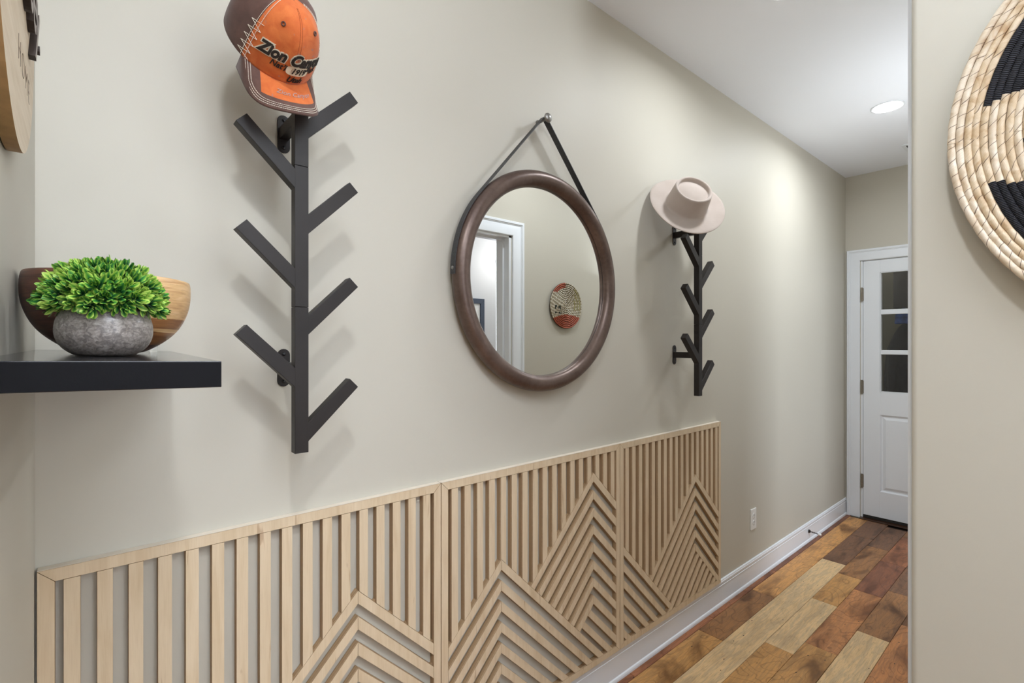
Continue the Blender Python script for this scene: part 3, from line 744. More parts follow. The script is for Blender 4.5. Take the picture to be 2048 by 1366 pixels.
def crown(phi, t, off=0.0):
    def P(ph, tt):
        k = (1+math.cos(ph))/2; e = 0.50*k+0.66*(1-k)
        rho = math.cos(min(tt, 1)*PI/2)**e if tt < 1 else 0.0
        z = CH*(math.sin(min(tt, 1)*PI/2)**(1.12))
        sl = 0.004*math.sin(3*ph+1)*math.sin(tt*PI)+0.0025*math.sin(7*ph+5*tt)*math.sin(tt*PI)
        rr = rho*(1+sl*8)
        return Vector((AF*rr*math.cos(ph)-0.016*(z/CH)*(1-k)*1.0, AS*rr*math.sin(ph), z+sl*0.5))
    p = P(phi, t)
    if off:
        e = 0.004; a = P(phi+e, min(t, .98))-P(phi-e, min(t, .98)); b = P(phi, min(t, .98)+e)-P(phi, min(t, .98)-e); n = a.cross(b)
        if n.length > 0: p = p+n.normalized()*off
    return p
FP = math.radians(60)
V = []; F = []; mi = []; n1, n2 = 96, 26
for j in range(n2):
    t = j/(n2-1)*0.995
    for i in range(n1): V.append(crown(2*PI*i/n1, t))
ap = len(V); V.append(crown(0, 1.0))
for j in range(n2-1):
    for i in range(n1):
        F.append((j*n1+i, j*n1+(i+1) % n1, (j+1)*n1+(i+1) % n1, (j+1)*n1+i)); ph = (2*PI*(i+0.5)/n1+PI) % (2*PI)-PI; mi.append(1 if abs(ph) < FP else 0)
for i in range(n1): F.append(((n2-1)*n1+i, (n2-1)*n1+(i+1) % n1, ap)); mi.append(0)
m = MB(); m.v = [tuple(v) for v in V]; m.f = F; m.m = mi
oc = m.build('crown', [M_cbrown, M_corange], cap, M=CM, fixn=False)
for p in oc.data.polygons: p.use_smooth = True
sd = oc.modifiers.new('s', 'SOLIDIFY'); sd.thickness = 0.0016; sd.offset = -1
# bill
def bill(s, r, off=0.0):
    a = s*PI/2; ia = s*math.radians(60)
    inn = Vector((AF*math.cos(ia)*0.985, AS*math.sin(ia)*0.985, 0)); ca = max(0, math.cos(a))
    out = Vector((AF*math.cos(math.radians(60))+0.1130*ca**0.36, 0.0740*math.sin(a), 0))
    p = inn.lerp(out, r); p.z = -0.019*(abs(p.y)/0.075)**2*(r**1.1)-0.012*r
    p.z += off; return p
V = []; F = []; mi = []; ns, nr = 49, 15
for j in range(nr):
    for i in range(ns): V.append(bill(-1+2*i/(ns-1), j/(nr-1)))
for j in range(nr-1):
    for i in range(ns-1):
        F.append((j*ns+i, j*ns+i+1, (j+1)*ns+i+1, (j+1)*ns+i)); s = -1+2*(i+.5)/(ns-1); r = (j+.5)/(nr-1); mi.append(1 if abs(s) < 0.60 and r < 0.66 else 0)
m = MB(); m.v = [tuple(v) for v in V]; m.f = F; m.m = mi
o2 = m.build('bill', [M_cbrown, M_corange], cap, M=CM, fixn=False)
for p in o2.data.polygons: p.use_smooth = True
sd = o2.modifiers.new('s', 'SOLIDIFY'); sd.thickness = 0.0034; sd.offset = 0
# stitches
st = MB()
def dashes(fn, N, duty=0.62, wd=0.0011, ht=0.0009):
    pts = [fn(i/(N*4)) for i in range(N*4+1)]
    for k in range(N):
        a, b = pts[4*k], pts[min(4*k+3, len(pts)-1)]; st.tube([a, (a+b)/2, b], wd/2, 5)
for s in (1, -1):
    for d in (0.0, 0.075):
        dashes(lambda u: crown(s*(FP+0.02-d*1.3), 0.02+u*0.93, 0.0011), 42)
for dl in (0.075, 0.135, 0.195):
    k = 1-dl; c = 0.30; pl = [(-k, 0.0)]
    for q in range(9): an = PI-PI/2*q/8; pl.append((-k+c+c*math.cos(an), k-c+c*math.sin(an)))
    for q in range(9): an = PI/2-PI/2*q/8; pl.append((k-c+c*math.cos(an), k-c+c*math.sin(an)))
    pl.append((k, 0.0)); cum = [0]
    for p, q in zip(pl, pl[1:]): cum.append(cum[-1]+math.hypot((q[0]-p[0])*1.15, q[1]-p[1]))
    def row(u, pl=pl, cum=cum):
        d = u*cum[-1]; i = 0
        while i < len(pl)-2 and cum[i+1] < d: i += 1
        f = (d-cum[i])/max(1e-9, cum[i+1]-cum[i]); return bill(pl[i][0]+(pl[i+1][0]-pl[i][0])*f, pl[i][1]+(pl[i+1][1]-pl[i][1])*f, 0.0026)
    dashes(row, 84)
for s in (1, -1):   # zig-zag mending stitches at the temple
    pz = []
    for k in range(11): pz.append(crown(s*(FP+(0.14 if k % 2 else -0.16)), 0.03+0.045*k, 0.0014))
    for a, b in zip(pz, pz[1:]): st.tube([a, (a+b)/2+(a-b).cross(Vector((0, 0, 1)))*0, b], 0.0005, 5)
o = st.build('stitching', M_thread, cap, M=CM); o['kind'] = 'stuff'
st = MB()
for q in (-0.035, 0.035): dashes(lambda u: crown(q, 0.03+u*0.92, 0.0004), 44, wd=0.0007)
o = st.build('center_seam', plain('rust_thread', srgb(150, 70, 30), 0.8), cap, M=CM); o['kind'] = 'stuff'
for s in (1, -1):
    c0 = crown(s*math.radians(30), 0.66, 0.001); nn = (crown(s*math.radians(30), 0.66, 0.01)-c0).normalized()
    a = nn.orthogonal().normalized(); b = nn.cross(a); m = MB()
    m.tube([c0+a*0.0034*math.cos(q)+b*0.0034*math.sin(q) for q in [2*PI*k/16 for k in range(16)]], 0.0012, 6, close=True)
    m.build('eyelet', M_cbrown, cap, M=CM, smooth=True)
m = MB().lathe([(0, 0.004), (0.004, 0.0035), (0.0065, 0.001), (0.007, -0.001)], 20); m.build('top_button', M_cbrown, cap, smooth=True, M=CM @ Matrix.Translation(crown(0, 1.0)))
def text_mesh(body, size, offset=0.0, extrude=0.0004, shear=0.0, spacing=1.0, res=3):
    cu = bpy.data.curves.new('t', 'FONT'); cu.body = body; cu.size = size; cu.offset = offset; cu.extrude = extrude; cu.shear = shear; cu.space_character = spacing
    cu.align_x = 'CENTER'; cu.align_y = 'CENTER'; cu.resolution_u = res
    ob = bpy.data.objects.new('t', cu); C.objects.link(ob); dg = bpy.context.evaluated_depsgraph_get(); me = bpy.data.meshes.new_from_object(ob.evaluated_get(dg))
    bm = bmesh.new(); bm.from_mesh(me); bmesh.ops.triangulate(bm, faces=bm.faces)
    V = [v.co.copy() for v in bm.verts]; F = [tuple(v.index for v in f.verts) for f in bm.faces]; bm.free()
    bpy.data.objects.remove(ob); bpy.data.curves.remove(cu); bpy.data.meshes.remove(me); return V, F
def on_crown(name, body, size, u0, t0, mat, offs, boff=0.0, shear=0.3, arc=0.0, spacing=1.0, rot=0.0):
    V, F = text_mesh(body, size, boff, 0.0003, shear, spacing); W_ = []
    for v in V:
        x = v.x*math.cos(rot)-v.y*math.sin(rot); yv = v.x*math.sin(rot)+v.y*math.cos(rot)
        u = u0+x; t = t0+(yv+arc*u*u)/0.150; k = math.cos(t*PI/2)**0.5
        W_.append(crown(u/(0.087*max(k, .3)), t, offs+v.z))
    return MB().add(W_, F).build(name, mat, cap, M=CM, fixn=False)
on_crown('applique_backing', 'Zion Canyon', 0.0258, 0.000, 0.325, M_felt_w, 0.0012, 0.0030, 0.3, -1.2)
on_crown('applique_letters', 'Zion Canyon', 0.0258, 0.000, 0.325, M_felt_b, 0.0024, 0.0012, 0.3, -1.2)
on_crown('embroidered_word', "Nat'l", 0.0150, -0.029, 0.205, M_felt_b, 0.0012, 0.0003, 0.3)
on_crown('embroidered_word', 'Park', 0.0150, 0.046, 0.205, M_felt_b, 0.0012, 0.0003, 0.3)
on_crown('embroidered_word', 'Utah', 0.0165, 0.010, 0.085, M_felt_b, 0.0012, 0.0004, 0.3)
# patch with 1919
V = []; n = 28
for k in range(n):
    a = 2*PI*k/n; V.append(Vector((0.0235*math.copysign(abs(math.cos(a))**0.5, math.cos(a)), 0.0085*math.copysign(abs(math.sin(a))**0.6, math.sin(a)), 0)))
V.append(Vector((0, 0, 0)))
Wv = []
for v in V:
    u = 0.010+v.x; t = 0.205+v.y/0.150; Wv.append(crown(u/(0.087*math.cos(t*PI/2)**0.5), t, 0.0018))
MB().add(Wv, [(k, (k+1) % n, n) for k in range(n)]).build('patch', M_felt_w, cap, M=CM, fixn=False)
on_crown('embroidered_word', '1919', 0.0145, 0.010, 0.205, M_felt_b, 0.0026, 0.0004, 0.25)
Vt, Ft = text_mesh('Zion Canyon', 0.0125, 0.0, 0.0002, 0.35)
def on_bill(v):
    s = (v.x+0.008)/0.085; p = bill(s, 0.40-v.y/0.062); p.z += 0.0026+v.z; return p
MB().add([on_bill(v) for v in Vt], Ft).build('bill_script', M_greyth, cap, M=CM, fixn=False)

# ------------------------------------------------------------------ felt hat on the second rack
def felt():
    t = NT('cream_felt'); v = t.coord('Object'); n = t.noise(v, 14, 4); f = t.noise(v, 700, 3)
    t.col(t.ramp(n, [(0.3, srgb(178, 164, 153)), (0.7, srgb(188, 175, 165))])); t.set(Roughness=0.95); t.b.inputs['Sheen Weight'].default_value = 0.3; t.bump(f, 0.3, 0.0008); return t.m
hn = Vector((-0.47, -0.68, 0.56)).normalized(); side = Vector((0, 0, 1)).cross(hn).normalized(); hb = hn.cross(side)
HO = Vector((1.995, -0.135, 2.000)); HS = 1.04
HM = Matrix(((side.x, hb.x, hn.x, HO.x), (side.y, hb.y, hn.y, HO.y), (side.z, hb.z, hn.z, HO.z), (0, 0, 0, 1))) @ Matrix.Diagonal((HS, HS, HS*0.88, 1))
hat = thing('felt_hat', 'cream felt flat-crowned hat with a wide brim resting on the far coat rack', 'hat', tuple(HO))
hp = [(0.158, 0.0), (0.1585, 0.0022), (0.157, 0.0042), (0.125, 0.0030), (0.105, 0.0020), (0.094, 0.0025), (0.0875, 0.0060), (0.0845, 0.016), (0.0775, 0.080), (0.0760, 0.090), (0.0735, 0.0955), (0.0700, 0.0965), (0.0665, 0.0945), (0.0640, 0.0885), (0.0630, 0.080), (0.060, 0.0775), (0.050, 0.0800), (0.035, 0.0855), (0.018, 0.0885), (0.0, 0.0895)]
hpi = [(0.0, 0.086), (0.035, 0.082), (0.058, 0.074), (0.066, 0.078), (0.0715, 0.088), (0.075, 0.078), (0.082, 0.014), (0.0865, 0.002), (0.105, -0.0015), (0.13, -0.0006), (0.158, 0.0)]
m = MB(); m.lathe(smoothprof(hp, 1), 96, 0, 1.0, 1.06); m.lathe(smoothprof(hpi, 1), 96, 0, 1.0, 1.06)
def brimbend(v):
    r = math.hypot(v[0], v[1]/1.06); 
    if r < 0.088: return v
    k = (r-0.088)/0.07; a = math.atan2(v[1], v[0]); return (v[0], v[1], v[2]+k*k*(0.010*math.cos(a)**2-0.004*math.sin(a)**2))
m.v = [brimbend(v) for v in m.v]
m.build('hat_body', felt(), hat, smooth=True, M=HM, fixn=False)

# ------------------------------------------------------------------ coiled baskets
def strawmat(name, c1, c2, c3, crease, freq, lw=0.045):
    t = NT(name); uv = t.N('ShaderNodeUVMap'); sp = t.N('ShaderNodeSeparateXYZ'); t.L(uv.outputs[0], sp.inputs[0])
    n = t.noise(t.coord('Object'), 55, 3, 0.8); n2 = t.noise(t.coord('Object'), 17, 2)
    ph = t.math('ADD', t.math('MULTIPLY', sp.outputs[0], freq), t.math('ADD', t.math('MULTIPLY', sp.outputs[1], -1.15), t.math('MULTIPLY', n2, 2.2)))
    fr = t.math('FRACT', ph); line = t.ramp(fr, [(0.0, (1, 1, 1, 1)), (lw, (0.7, 0.7, 0.7, 1)), (lw*1.9, (0, 0, 0, 1))])
    fine = t.math('FRACT', t.math('MULTIPLY', ph, 7.0))
    c = t.ramp(n, [(0.25, c1), (0.5, c2), (0.75, c3)]); c = t.mix(t.ramp(fine, [(0.0, (0.22, 0.22, 0.22, 1)), (0.5, (0, 0, 0, 1))]), c, c1)
    c = t.mix(line, c, crease); t.col(c); t.set(Roughness=0.55)
    h = t.math('ADD', t.math('MULTIPLY', fr, 0.7), t.math('MULTIPLY', n, 0.4)); t.bump(h, 0.55, 0.0015); return t.m
M_straw = strawmat('banana_leaf', srgb(186, 160, 128), srgb(212, 196, 172), srgb(226, 214, 196), srgb(84, 56, 34), 52)
M_straw2 = strawmat('banana_leaf_tan', srgb(172, 138, 98), srgb(202, 180, 148), srgb(220, 204, 180), srgb(80, 54, 32), 44)
def yarn():
    t = NT('black_yarn'); uv = t.N('ShaderNodeUVMap'); sp = t.N('ShaderNodeSeparateXYZ'); t.L(uv.outputs[0], sp.inputs[0])
    wv = t.math('SINE', t.math('ADD', t.math('MULTIPLY', sp.outputs[0], 2600.0), t.math('MULTIPLY', sp.outputs[1], 3.0)))
    c = t.ramp(wv, [(0.2, srgb(4, 4, 9)), (0.95, srgb(36, 36, 48))]); t.col(c); t.set(Roughness=0.8); t.bump(wv, 1.0, 0.0012); return t.m
M_yarn = yarn()
def coil_basket(place, rings, pitch, minor, colorfn, mats, root, flat=0.75, dish=lambda r: 0.0, seg=0.0055, wob=0.0003):
    rr = random.Random(11)
    for k in range(rings):
        r0 = (k+0.55)*pitch; n1 = max(16, int(2*PI*r0/seg)); n2 = 8; V = []; F = []; mi = []; uvs = []
        ph = rr.uniform(0, 6); flipm = rr.random() < 0.4
        for i in range(n1+1):
            a = 2*PI*i/n1; r = r0+wob*math.sin(5*a+ph)+wob*0.7*math.sin(11*a+ph*2)
            mn = minor*(1+0.06*math.sin(r0/0.004*a+ph))
            for j in range(n2+1):
                b = 2*PI*j/n2
                V.append(place((r+mn*math.cos(b))*math.cos(a), (r+mn*math.cos(b))*math.sin(a), dish(r0)+minor*flat*1.0+mn*flat*math.sin(b)))
                uvs.append((a*r0, j/n2))
        for i in range(n1):
            for j in range(n2):
                q = n2+1; F.append((i*q+j, (i+1)*q+j, (i+1)*q+j+1, i*q+j+1)); a = 2*PI*(i+.5)/n1; c = colorfn(r0, a, k); mi.append(1 if (c == 0 and flipm and len(mats) == 3) else (2 if (c == 1 and len(mats) == 3) else c))
        me = bpy.data.meshes.new('coil'); me.from_pydata([tuple(v) for v in V], [], F)
        for mt in mats: me.materials.append(mt)
        for p, c in zip(me.polygons, mi): p.material_index = c; p.use_smooth = True
        ul = me.uv_layers.new(name='UVMap')
        for l in me.loops: ul.data[l.index].uv = uvs[l.vertex_index]
        o = bpy.data.objects.new('coil', me); C.objects.link(o); o.parent = root; o.location = -root_loc(root)
# large basket on the near right wall ; local u = towards +y, v = up
BYc, BZc = -1.4545, 1.694
big = thing('woven_wall_basket', 'large round coiled straw wall basket with black yarn blocks on the near right wall', 'basket', (XE, BYc, BZc-0.316))
jit = random.Random(5); J = [jit.uniform(-0.003, 0.003) for _ in range(60)]; J2 = [jit.uniform(-0.003, 0.003) for _ in range(60)]
def bigcol(r, a, k):
    dz = r*math.sin(a)
    if r > 0.2835 or r < 0.05: return 0
    up = 0.044+0.36*(0.2826-r)+J[k]; dn = -0.062-0.30*(0.2826-r)+J2[k]
    if r < 0.2: up, dn = 0.074+0.9*(0.2-r), -0.087-0.9*(0.2-r)
    if dz > up or dz < dn: return 1
    if 0.12 < r < 0.241 and abs(dz+0.013) < 0.004+0.05*(0.241-r): return 1
    return 0
dishf = lambda r: 0.006+0.020*(r/0.316)**3
coil_basket(lambda u, v, d: (XE-d, BYc+u, BZc+v), 37, 0.0085, 0.0046, bigcol, [M_straw, M_straw2, M_yarn], big, dish=dishf)
MB().lathe([(0.0, 0.006), (0.15, 0.0075), (0.25, 0.014), (0.312, 0.024)], 64).build('backing', plain('straw_back', srgb(150, 120, 84), 0.9, 0.2, 60), big, M=Matrix.Translation((XE, BYc, BZc)) @ Matrix.Rotation(-PI/2, 4, 'Y'))
# small basket on the hallway right wall, seen in the mirror
SXc, SZc = 2.466, 1.646
small = thing('small_woven_basket', 'small round cream and rust coiled basket on the hall wall reflected in the mirror', 'basket', (SXc, -W, SZc-0.157))
M_cream = strawmat('cream_coil', srgb(206, 196, 170), srgb(228, 220, 200), srgb(236, 230, 214), srgb(84, 72, 54), 105, 0.20)
M_rust = strawmat('rust_coil', srgb(146, 62, 40), srgb(176, 84, 52), srgb(190, 100, 64), srgb(84, 30, 22), 105, 0.20)
M_olive = strawmat('olive_coil', srgb(150, 140, 92), srgb(178, 168, 118), srgb(206, 198, 160), srgb(84, 74, 44), 105, 0.20)
M_ink = strawmat('dark_coil', srgb(46, 48, 40), srgb(58, 60, 50), srgb(70, 70, 60), srgb(20, 20, 18), 70)
M_shade = strawmat('shaded_cream_coil', srgb(150, 136, 108), srgb(172, 158, 130), srgb(190, 178, 150), srgb(70, 60, 44), 105, 0.20)  # darker cream: shade between the stitches put into the colour
def smcol(r, a, k):
    x = r*math.cos(a); z = r*math.sin(a)
    if z < -0.060-1.5*(x-.01)**2: return 1
    if x < -0.01 and z > 0.085 and r > 0.118: return 1
    if x > 0.08 and z > -0.03 and (k % 2): return 2
    if -0.135 < x < -0.045 and -0.055 < z < 0.012 and (int((x+1)*45) % 2 == 0) and (int((z+1)*45) % 2 == 0): return 3
    return 4 if (int(a*r/0.011)+k) % 2 else 0
coil_basket(lambda u, v, d: (SXc+u, -W+d, SZc+v), 13, 0.0119, 0.0046, smcol, [M_cream, M_rust, M_olive, M_ink, M_shade], small, dish=lambda r: 0.004+0.01*(r/0.157)**2, seg=0.006, flat=0.9)
MB().lathe([(0, 0.003), (0.10, 0.006), (0.155, 0.012)], 48).build('backing', plain('dark_back', srgb(96, 84, 66), 0.9), small, M=Matrix.Translation((SXc, -W, SZc)) @ Matrix.Rotation(-PI/2, 4, 'X'))

# ------------------------------------------------------------------ round name sign on the left wall
SY, SZ, SR = -0.513, 1.84, 0.2235; xs0, xs1 = XL+0.0015, -0.052
def signwood():
    t = NT('birch_disc'); g = t.noise(t.coord('Object', (3, 1.2, 12)), 5, 4, 0.8); t.col(t.ramp(g, [(0.3, srgb(205, 186, 158)), (0.7, srgb(222, 206, 182))])); t.set(Roughness=0.5); return t.m
sign = thing('round_wood_sign', 'round pale wood name sign with raised dark script on the left wall above the shelf', 'sign', (XL, SY, SZ-SR))
m = MB(); n = 96; V = []; F = []
for x in (xs0, xs1): V += [(x, SY+SR*math.cos(2*PI*k/n), SZ+SR*math.sin(2*PI*k/n)) for k in range(n)]
m.add(V, [tuple(range(n, 2*n))], 0); m.f.append(tuple(range(n))[::-1]); m.m.append(0)
for k in range(n): m.f.append((k, (k+1) % n, n+(k+1) % n, n+k)); m.m.append(1)
m.build('disc', [signwood(), plain('disc_edge', srgb(176, 138, 92), 0.6, 0.12, 60)], sign)
def sign_text(name, body, size, y0, z0, x0, depth, mats, shear=0.0, off=0.0, spacing=1.0):
    V, F = text_mesh(body, size, off, depth/2, shear, spacing)
    # reads left to right for a viewer facing the left wall: +text x -> -x world?  wall normal +x, right = +y
    Wv = [(x0+depth/2+v.z, y0+v.x, z0+v.y) for v in V]
    o = MB().add(Wv, F).build(name, mats, sign, fixn=True)
    return o
def two(name, face, sidec):
    t = NT(name); g = t.N('ShaderNodeNewGeometry'); sp = t.N('ShaderNodeSeparateXYZ'); t.L(g.outputs['True Normal'], sp.inputs[0])
    t.col(t.mix(t.math('GREATER_THAN', sp.outputs[0], 0.7), sidec, face)); t.set(Roughness=0.6); return t.m
M_script = two('stained_letters', srgb(160, 152, 144), srgb(50, 38, 31))
sign_text('raised_script', 'Kinsey', 0.125, SY+0.030, 1.833, xs1, 0.007, M_script, 0.35, 0.0012, 0.88)
sign_text('raised_script_dot', '.', 0.10, SY+0.20, 1.835, xs1, 0.007, M_script)
sign_text('engraved_word', 'HOME', 0.044, SY+0.062, 1.720, xs1, 0.0003, plain('burnt_line', srgb(88, 68, 50), 0.7), 0, -0.0016, 1.35)

# ------------------------------------------------------------------ small fittings
out = thing('wall_outlet', 'white wall outlet plate low on the wall beyond the slat panels', 'outlet', (2.975, 0, 0.305))
MB().box((2.940, 0, 0.303), (3.010, -0.0062, 0.423)).build('cover_plate', M_plastic, out, bevel=0.002, seg=3)
for zc in (0.343, 0.383):
    o = MB().tube([(2.975, -0.006, zc), (2.975, -0.0085, zc)], 0.0165, 24).build('receptacle', M_plastic, out)
    for a, b, c, d in ((-0.0075, -0.0055, -0.002, 0.008), (0.0055, 0.0075, -0.002, 0.008), (-0.0022, 0.0022, -0.011, -0.0065)):
        q = MB().box((2.975+a, -0.0084, zc+c), (2.975+b, -0.0089, zc+d)).build('slot', M_slot, None); q.parent = o; q.location = (0, 0, 0)
MB().lathe([(0, 0.0012), (0.002, 0.001), (0.003, 0)], 12).build('screw', M_nickel, out, M=Matrix.Translation((2.975, -0.0062, 0.363)) @ Matrix.Rotation(PI/2, 4, 'X'))
ds = thing('door_stop', 'short black door stop with a white rubber tip on the baseboard', 'door stop', (3.852, -0.009, 0.075))
m = MB(); m.tube([(3.852, -0.0084, 0.073), (3.853, -0.012, 0.073), (3.854, -0.020, 0.0725)], [0.0125, 0.012, 0.0085], 16)
for k in range(8): q = 0.020+k*0.0055; m.tube([(3.854+q*0.2, -q, 0.0725-q*0.12), (3.854+(q+.005)*0.2, -q-0.004, 0.0722-q*0.12)], 0.0052 if k % 2 else 0.0044, 12)
m.build('spring_body', M_black, ds, auto=0.6)
MB().tube([(3.866, -0.062, 0.065), (3.867, -0.066, 0.0645), (3.870, -0.080, 0.063), (3.871, -0.082, 0.063)], [0.006, 0.0075, 0.0075, 0.006], 16).build('rubber_tip', M_plastic, ds, auto=0.7)

M_lens = emit('led_lens', (1, 0.99, 0.97, 1), 22)
def downlight(x, y, power, label, r=0.068, col=(0.90, 0.96, 1.04)):
    d = thing('recessed_light', label, 'ceiling light', (x, y, H-0.004), 'recessed ceiling lights')
    MB().lathe([(r+0.011, 0.0), (r+0.011, -0.003), (r+0.006, -0.005), (r, -0.004), (r-0.002, 0.0)], 48).build('trim_ring', M_trim, d, smooth=True, M=Matrix.Translation((x, y, H)))
    MB().lathe([(0, -0.017), (r*.4, -0.0155), (r*.75, -0.011), (r-0.001, -0.003), (r-0.001, -0.001)], 48).build('lens', M_lens, d, smooth=True, M=Matrix.Translation((x, y, H)))
    l = area('recessed_lamp', (x, y, H-0.020), (0, 0, 0), 2*r, 0, power, col, 'DISK'); l.parent = d; l.location = (0, 0, -0.016)
    l.data.spread = math.radians(172)
    return d
downlight(3.458, -0.543, 9.5, 'glowing round recessed ceiling light in view near the far end of the hall')
downlight(2.0, -0.543, 7, 'round recessed ceiling light midway along the hall, above the felt hat')
downlight(0.04, -1.30, 11, 'round recessed ceiling light in the entry, right above the camera')
# added, unseen torchiere in the entry room; its ceiling bounce is soft fill
TX, TY = 0.45, -2.35
tl = thing('added_torchiere', 'added black torchiere floor lamp, unseen behind the camera, filling the entry room by its ceiling', 'lamp', (TX, TY, 0))
TM = Matrix.Translation((TX, TY, 0))
MB().lathe([(0, 0), (0.14, 0), (0.14, 0.012), (0.03, 0.026), (0, 0.028)], 40).build('base', M_black, tl, auto=0.6, M=TM)
MB().tube([(TX, TY, 0.02), (TX, TY, 1.74)], 0.011, 16).build('pole', M_black, tl, auto=0.6)
MB().lathe([(0.012, 1.72), (0.06, 1.735), (0.13, 1.775), (0.175, 1.83), (0.172, 1.832), (0.125, 1.782), (0.05, 1.745), (0.012, 1.74)], 48, closed=True).build('shade', M_black, tl, smooth=True, M=TM)
l = area('torchiere_fill', (TX, TY, 1.80), (PI, 0, 0), 0.22, 0, 72, (0.88, 0.95, 1.06), 'DISK')
# added, unseen uplight on the hall's right wall to brighten the ceiling
UX = 3.14; US = thing('added_uplight', 'added white half-bowl uplight on the hall right wall, out of view, brightening the hall ceiling', 'wall light', (UX, -W, 1.8))
V = []; F = []; n = 20; pr = [(0.02, 1.76), (0.08, 1.775), (0.15, 1.805), (0.18, 1.86), (0.177, 1.86), (0.145, 1.81), (0.075, 1.782), (0.02, 1.77)]
for rr_, zz_ in pr: V += [(UX+rr_*math.cos(PI*k/n), -W+rr_*math.sin(PI*k/n), zz_) for k in range(n+1)]
for i in range(len(pr)-1): F += [(i*(n+1)+k, i*(n+1)+k+1, (i+1)*(n+1)+k+1, (i+1)*(n+1)+k) for k in range(n)]
MB().add(V, F).build('shade', M_trim, US, smooth=True); MB().box((UX-0.05, -W, 1.77), (UX+0.05, -W+0.006, 1.83)).build('backplate', M_trim, US)
area('added_uplight_fill', (UX, -W+0.09, 1.84), (PI, 0, 0), 0.16, 0, 4.8, (0.90, 0.96, 1.04), 'DISK')
# ceiling vent
vt = thing('ceiling_vent', 'white slotted air vent in the hall ceiling by the far door', 'vent', (4.29, -0.62, H-0.006))
m = MB(); m.box((4.21, -0.46, H), (4.375, -0.785, H-0.005)); m.build('grille_frame', M_trim, vt, bevel=0.0015)
MB().box((4.232, -0.482, H-0.0045), (4.353, -0.763, H-0.0056)).build('duct_opening', M_slot, vt)
for k in range(9):
    yv = -0.492-k*0.0315
    V = [(4.232, yv, H-0.0056), (4.353, yv, H-0.0056), (4.353, yv-0.019, H-0.0115), (4.232, yv-0.019, H-0.0115), (4.232, yv-0.019, H-0.0125), (4.353, yv-0.019, H-0.0125), (4.353, yv-0.001, H-0.0056), (4.232, yv-0.001, H-0.0056)]
    MB().box((4.232, yv, H-0.005), (4.353, yv-0.018, H-0.0085)).build('louver', M_trim, vt)

# ------------------------------------------------------------------ white room seen in the mirror
pf = thing('picture_frame', 'dark blue-grey picture frame on the white room wall, reflected in the mirror', 'picture', (2.93, -2.9, 1.36))
fx0, fx1, fz0, fz1 = 2.70, 3.164, 1.25, 1.847
M_frame = plain('slate_frame', srgb(66, 74, 88), 0.4, 0.1, 60)
def hor(poly, name): MB().prism(poly, -2.899, -2.872, 'y').build(name, M_frame, pf, bevel=0.002, seg=1)
e = 0.052
hor([(fx0, fz1), (fx1, fz1), (fx1-e, fz1-e), (fx0+e, fz1-e)], 'top_rail'); hor([(fx0, fz0), (fx1, fz0), (fx1-e, fz0+e), (fx0+e, fz0+e)], 'bottom_rail')
hor([(fx0, fz0), (fx0, fz1), (fx0+e, fz1-e), (fx0+e, fz0+e)], 'side_rail'); hor([(fx1, fz0), (fx1, fz1), (fx1-e, fz1-e), (fx1-e, fz0+e)], 'side_rail')
MB().box((fx0+e, -2.899, fz0+e), (fx1-e, -2.886, fz1-e)).build('mat_board', plain('mat_white', srgb(226, 226, 222), 0.8), pf)
def artmat():
    t = NT('pencil_print'); n = t.noise(t.coord('Object'), 22, 3, 1.5); t.col(t.ramp(n, [(0.44, srgb(206, 206, 202)), (0.5, srgb(120, 122, 124)), (0.56, srgb(212, 212, 208))])); t.set(Roughness=0.7); return t.m
MB().box((fx0+e+0.08, -2.886, fz0+e+0.10), (fx1-e-0.08, -2.8845, fz1-e-0.10)).build('print', artmat(), pf)
gl = thing('globe_sconce', 'glowing round globe wall light in the white room, reflected in the mirror', 'wall light', (3.385, -2.9, 2.26))
MB().lathe([(0, 0), (0.05, 0), (0.05, 0.012), (0.02, 0.02), (0.018, 0.07)], 32).build('backplate', M_nickel, gl, auto=0.6, M=Matrix.Translation((3.385, -2.9, 2.26)) @ Matrix.Rotation(-PI/2, 4, 'X'))
MB().lathe([(0.078*math.sin(PI*k/16), 0.078*math.cos(PI*k/16)) for k in range(17)], 32).build('globe', emit('globe_glass', (1, 0.99, 0.97, 1), 3.0), gl, smooth=True, M=Matrix.Translation((3.385, -2.76, 2.26)))
l = bpy.data.lights.new('globe_bulb', 'POINT'); l.energy = 6; l.shadow_soft_size = 0.08; l.color = (1, 0.98, 0.96); lo = bpy.data.objects.new('globe_bulb', l); C.objects.link(lo); lo.location = (3.385, -2.60, 2.26)
area('white_room_ceiling_fill', (2.6, -2.0, 2.70), (0, 0, 0), 0.8, 0.8, 6, (0.94, 0.98, 1.04))  # added area light brightening the white room, no fixture modelled
area('white_room_daylight_fill', (3.75, -2.88, 1.35), (PI/2, 0, 0), 0.85, 2.2, 30, (0.86, 0.95, 1.08))  # added fill standing in for daylight, spills through the doorways into the hall

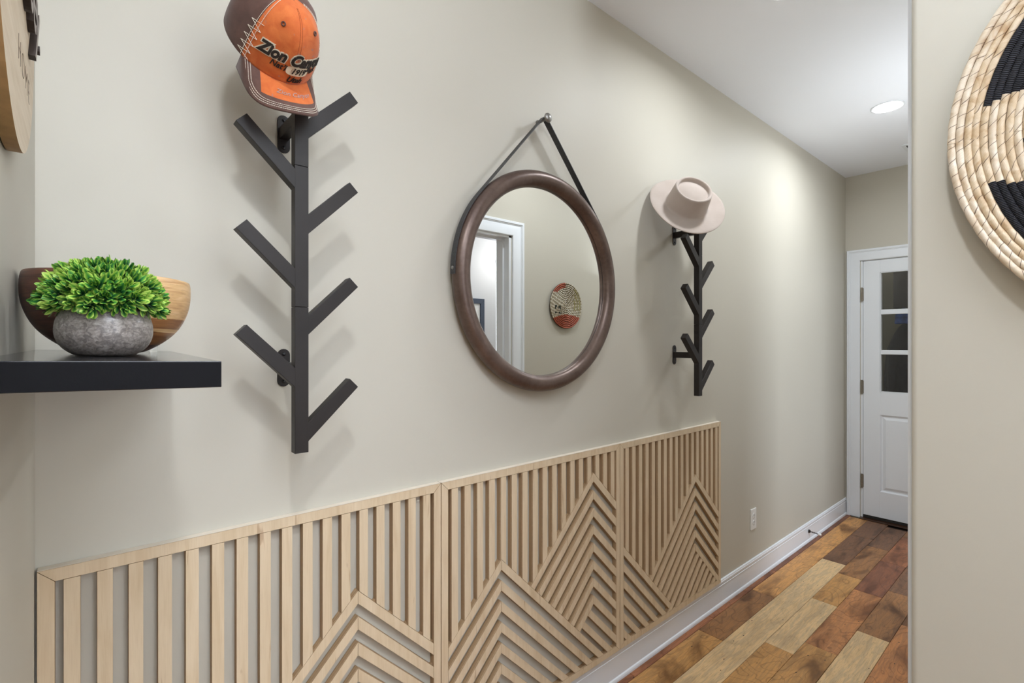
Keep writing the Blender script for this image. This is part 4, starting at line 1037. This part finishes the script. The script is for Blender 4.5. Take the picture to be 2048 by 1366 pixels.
# ------------------------------------------------------------------ behind the far door : a dark coat on a hook
coat = thing('hanging_coat', 'dark blue-grey coat hanging behind the glass of the far door', 'coat', (5.62, -0.235, 0.84))
m = MB(); V = []; F = []; nu, nv = 40, 22
for j in range(nv):
    t = j/(nv-1); z = 1.58-0.74*t; hw_ = 0.04+0.10*min(1, t*3.2)**0.6+0.02*t
    for i in range(nu):
        a = 2*PI*i/nu; f = 1+0.13*math.sin(9*a+2*t)*min(1, t*2)
        V.append((5.62+0.085*math.sin(a)*f*min(1, .3+t*2), -0.235+hw_*math.cos(a)*f, z-0.02*math.cos(a)**2))
for j in range(nv-1):
    for i in range(nu): F.append((j*nu+i, j*nu+(i+1) % nu, (j+1)*nu+(i+1) % nu, (j+1)*nu+i))
F += [tuple(range(nu)), tuple((nv-1)*nu+i for i in range(nu))[::-1]]
m.add(V, F); m.build('body', twill('coat_cloth', srgb(58, 60, 76), srgb(74, 76, 92)), coat, smooth=True)
MB().tube([(5.78, -0.235, 1.60), (5.70, -0.235, 1.60), (5.66, -0.235, 1.59), (5.64, -0.235, 1.61)], 0.006, 8).build('hook', M_nickel, coat, smooth=True)
bag = thing('blue_tote_bag', 'small blue tote bag hanging over the coat behind the far door', 'bag', (5.44, -0.26, 1.5))
y0 = -0.19
m = MB().add([(5.40, y0, 1.66), (5.40, y0-0.16, 1.66), (5.41, y0-0.17, 1.56), (5.41, y0+0.01, 1.56), (5.47, y0, 1.66), (5.47, y0-0.16, 1.66), (5.48, y0-0.17, 1.56), (5.48, y0+0.01, 1.56)], [(0, 1, 2, 3), (4, 7, 6, 5), (0, 4, 5, 1), (3, 2, 6, 7), (0, 3, 7, 4), (1, 5, 6, 2)])
m.build('pouch', plain('blue_nylon', srgb(60, 92, 170), 0.4, 0.5, 30), bag, bevel=0.008)
MB().tube([(5.435, y0-0.03, 1.655), (5.45, y0-0.05, 1.70), (5.46, y0-0.08, 1.715), (5.45, y0-0.11, 1.70), (5.435, y0-0.13, 1.655)], 0.006, 8).build('handle', plain('blue_strap', srgb(60, 80, 130), 0.5), bag, smooth=True)
cab = thing('dark_wall_cabinet', 'dark charcoal wall cabinet above the coat behind the far door', 'cabinet', (5.78, -0.5, 1.70))
m = MB(); m.box((5.46, -0.165, 1.70), (5.78, -0.85, 1.72)); m.box((5.46, -0.165, 2.18), (5.78, -0.85, 2.20)); m.box((5.46, -0.165, 1.70), (5.78, -0.185, 2.20)); m.box((5.46, -0.83, 1.70), (5.78, -0.85, 2.20)); m.box((5.77, -0.165, 1.70), (5.78, -0.85, 2.20)); m.box((5.46, -0.18, 1.94), (5.77, -0.84, 1.955))
M_cab = plain('charcoal_laminate', srgb(62, 60, 66), 0.45)
m.build('carcass', M_cab, cab)
for q in ((-0.168, -0.505), (-0.510, -0.847)):
    d = MB().box((5.442, q[0], 1.703), (5.459, q[1], 2.197)).build('door', M_cab, cab, bevel=0.002)
    h = MB().tube([(5.43, (q[0] if q[0] < -0.3 else q[1])+(-0.03 if q[0] < -0.3 else 0.03), 1.75), (5.43, (q[0] if q[0] < -0.3 else q[1])+(-0.03 if q[0] < -0.3 else 0.03), 1.85)], 0.005, 8).build('handle', M_nickel, None); h.parent = d; h.location = (0, 0, 0)
area('mudroom_fill', (5.3, -0.7, 2.68), (0, 0, 0), 0.3, 0.3, 8, (1, 0.98, 0.92))  # added area light, dimly fills the space behind the door glass
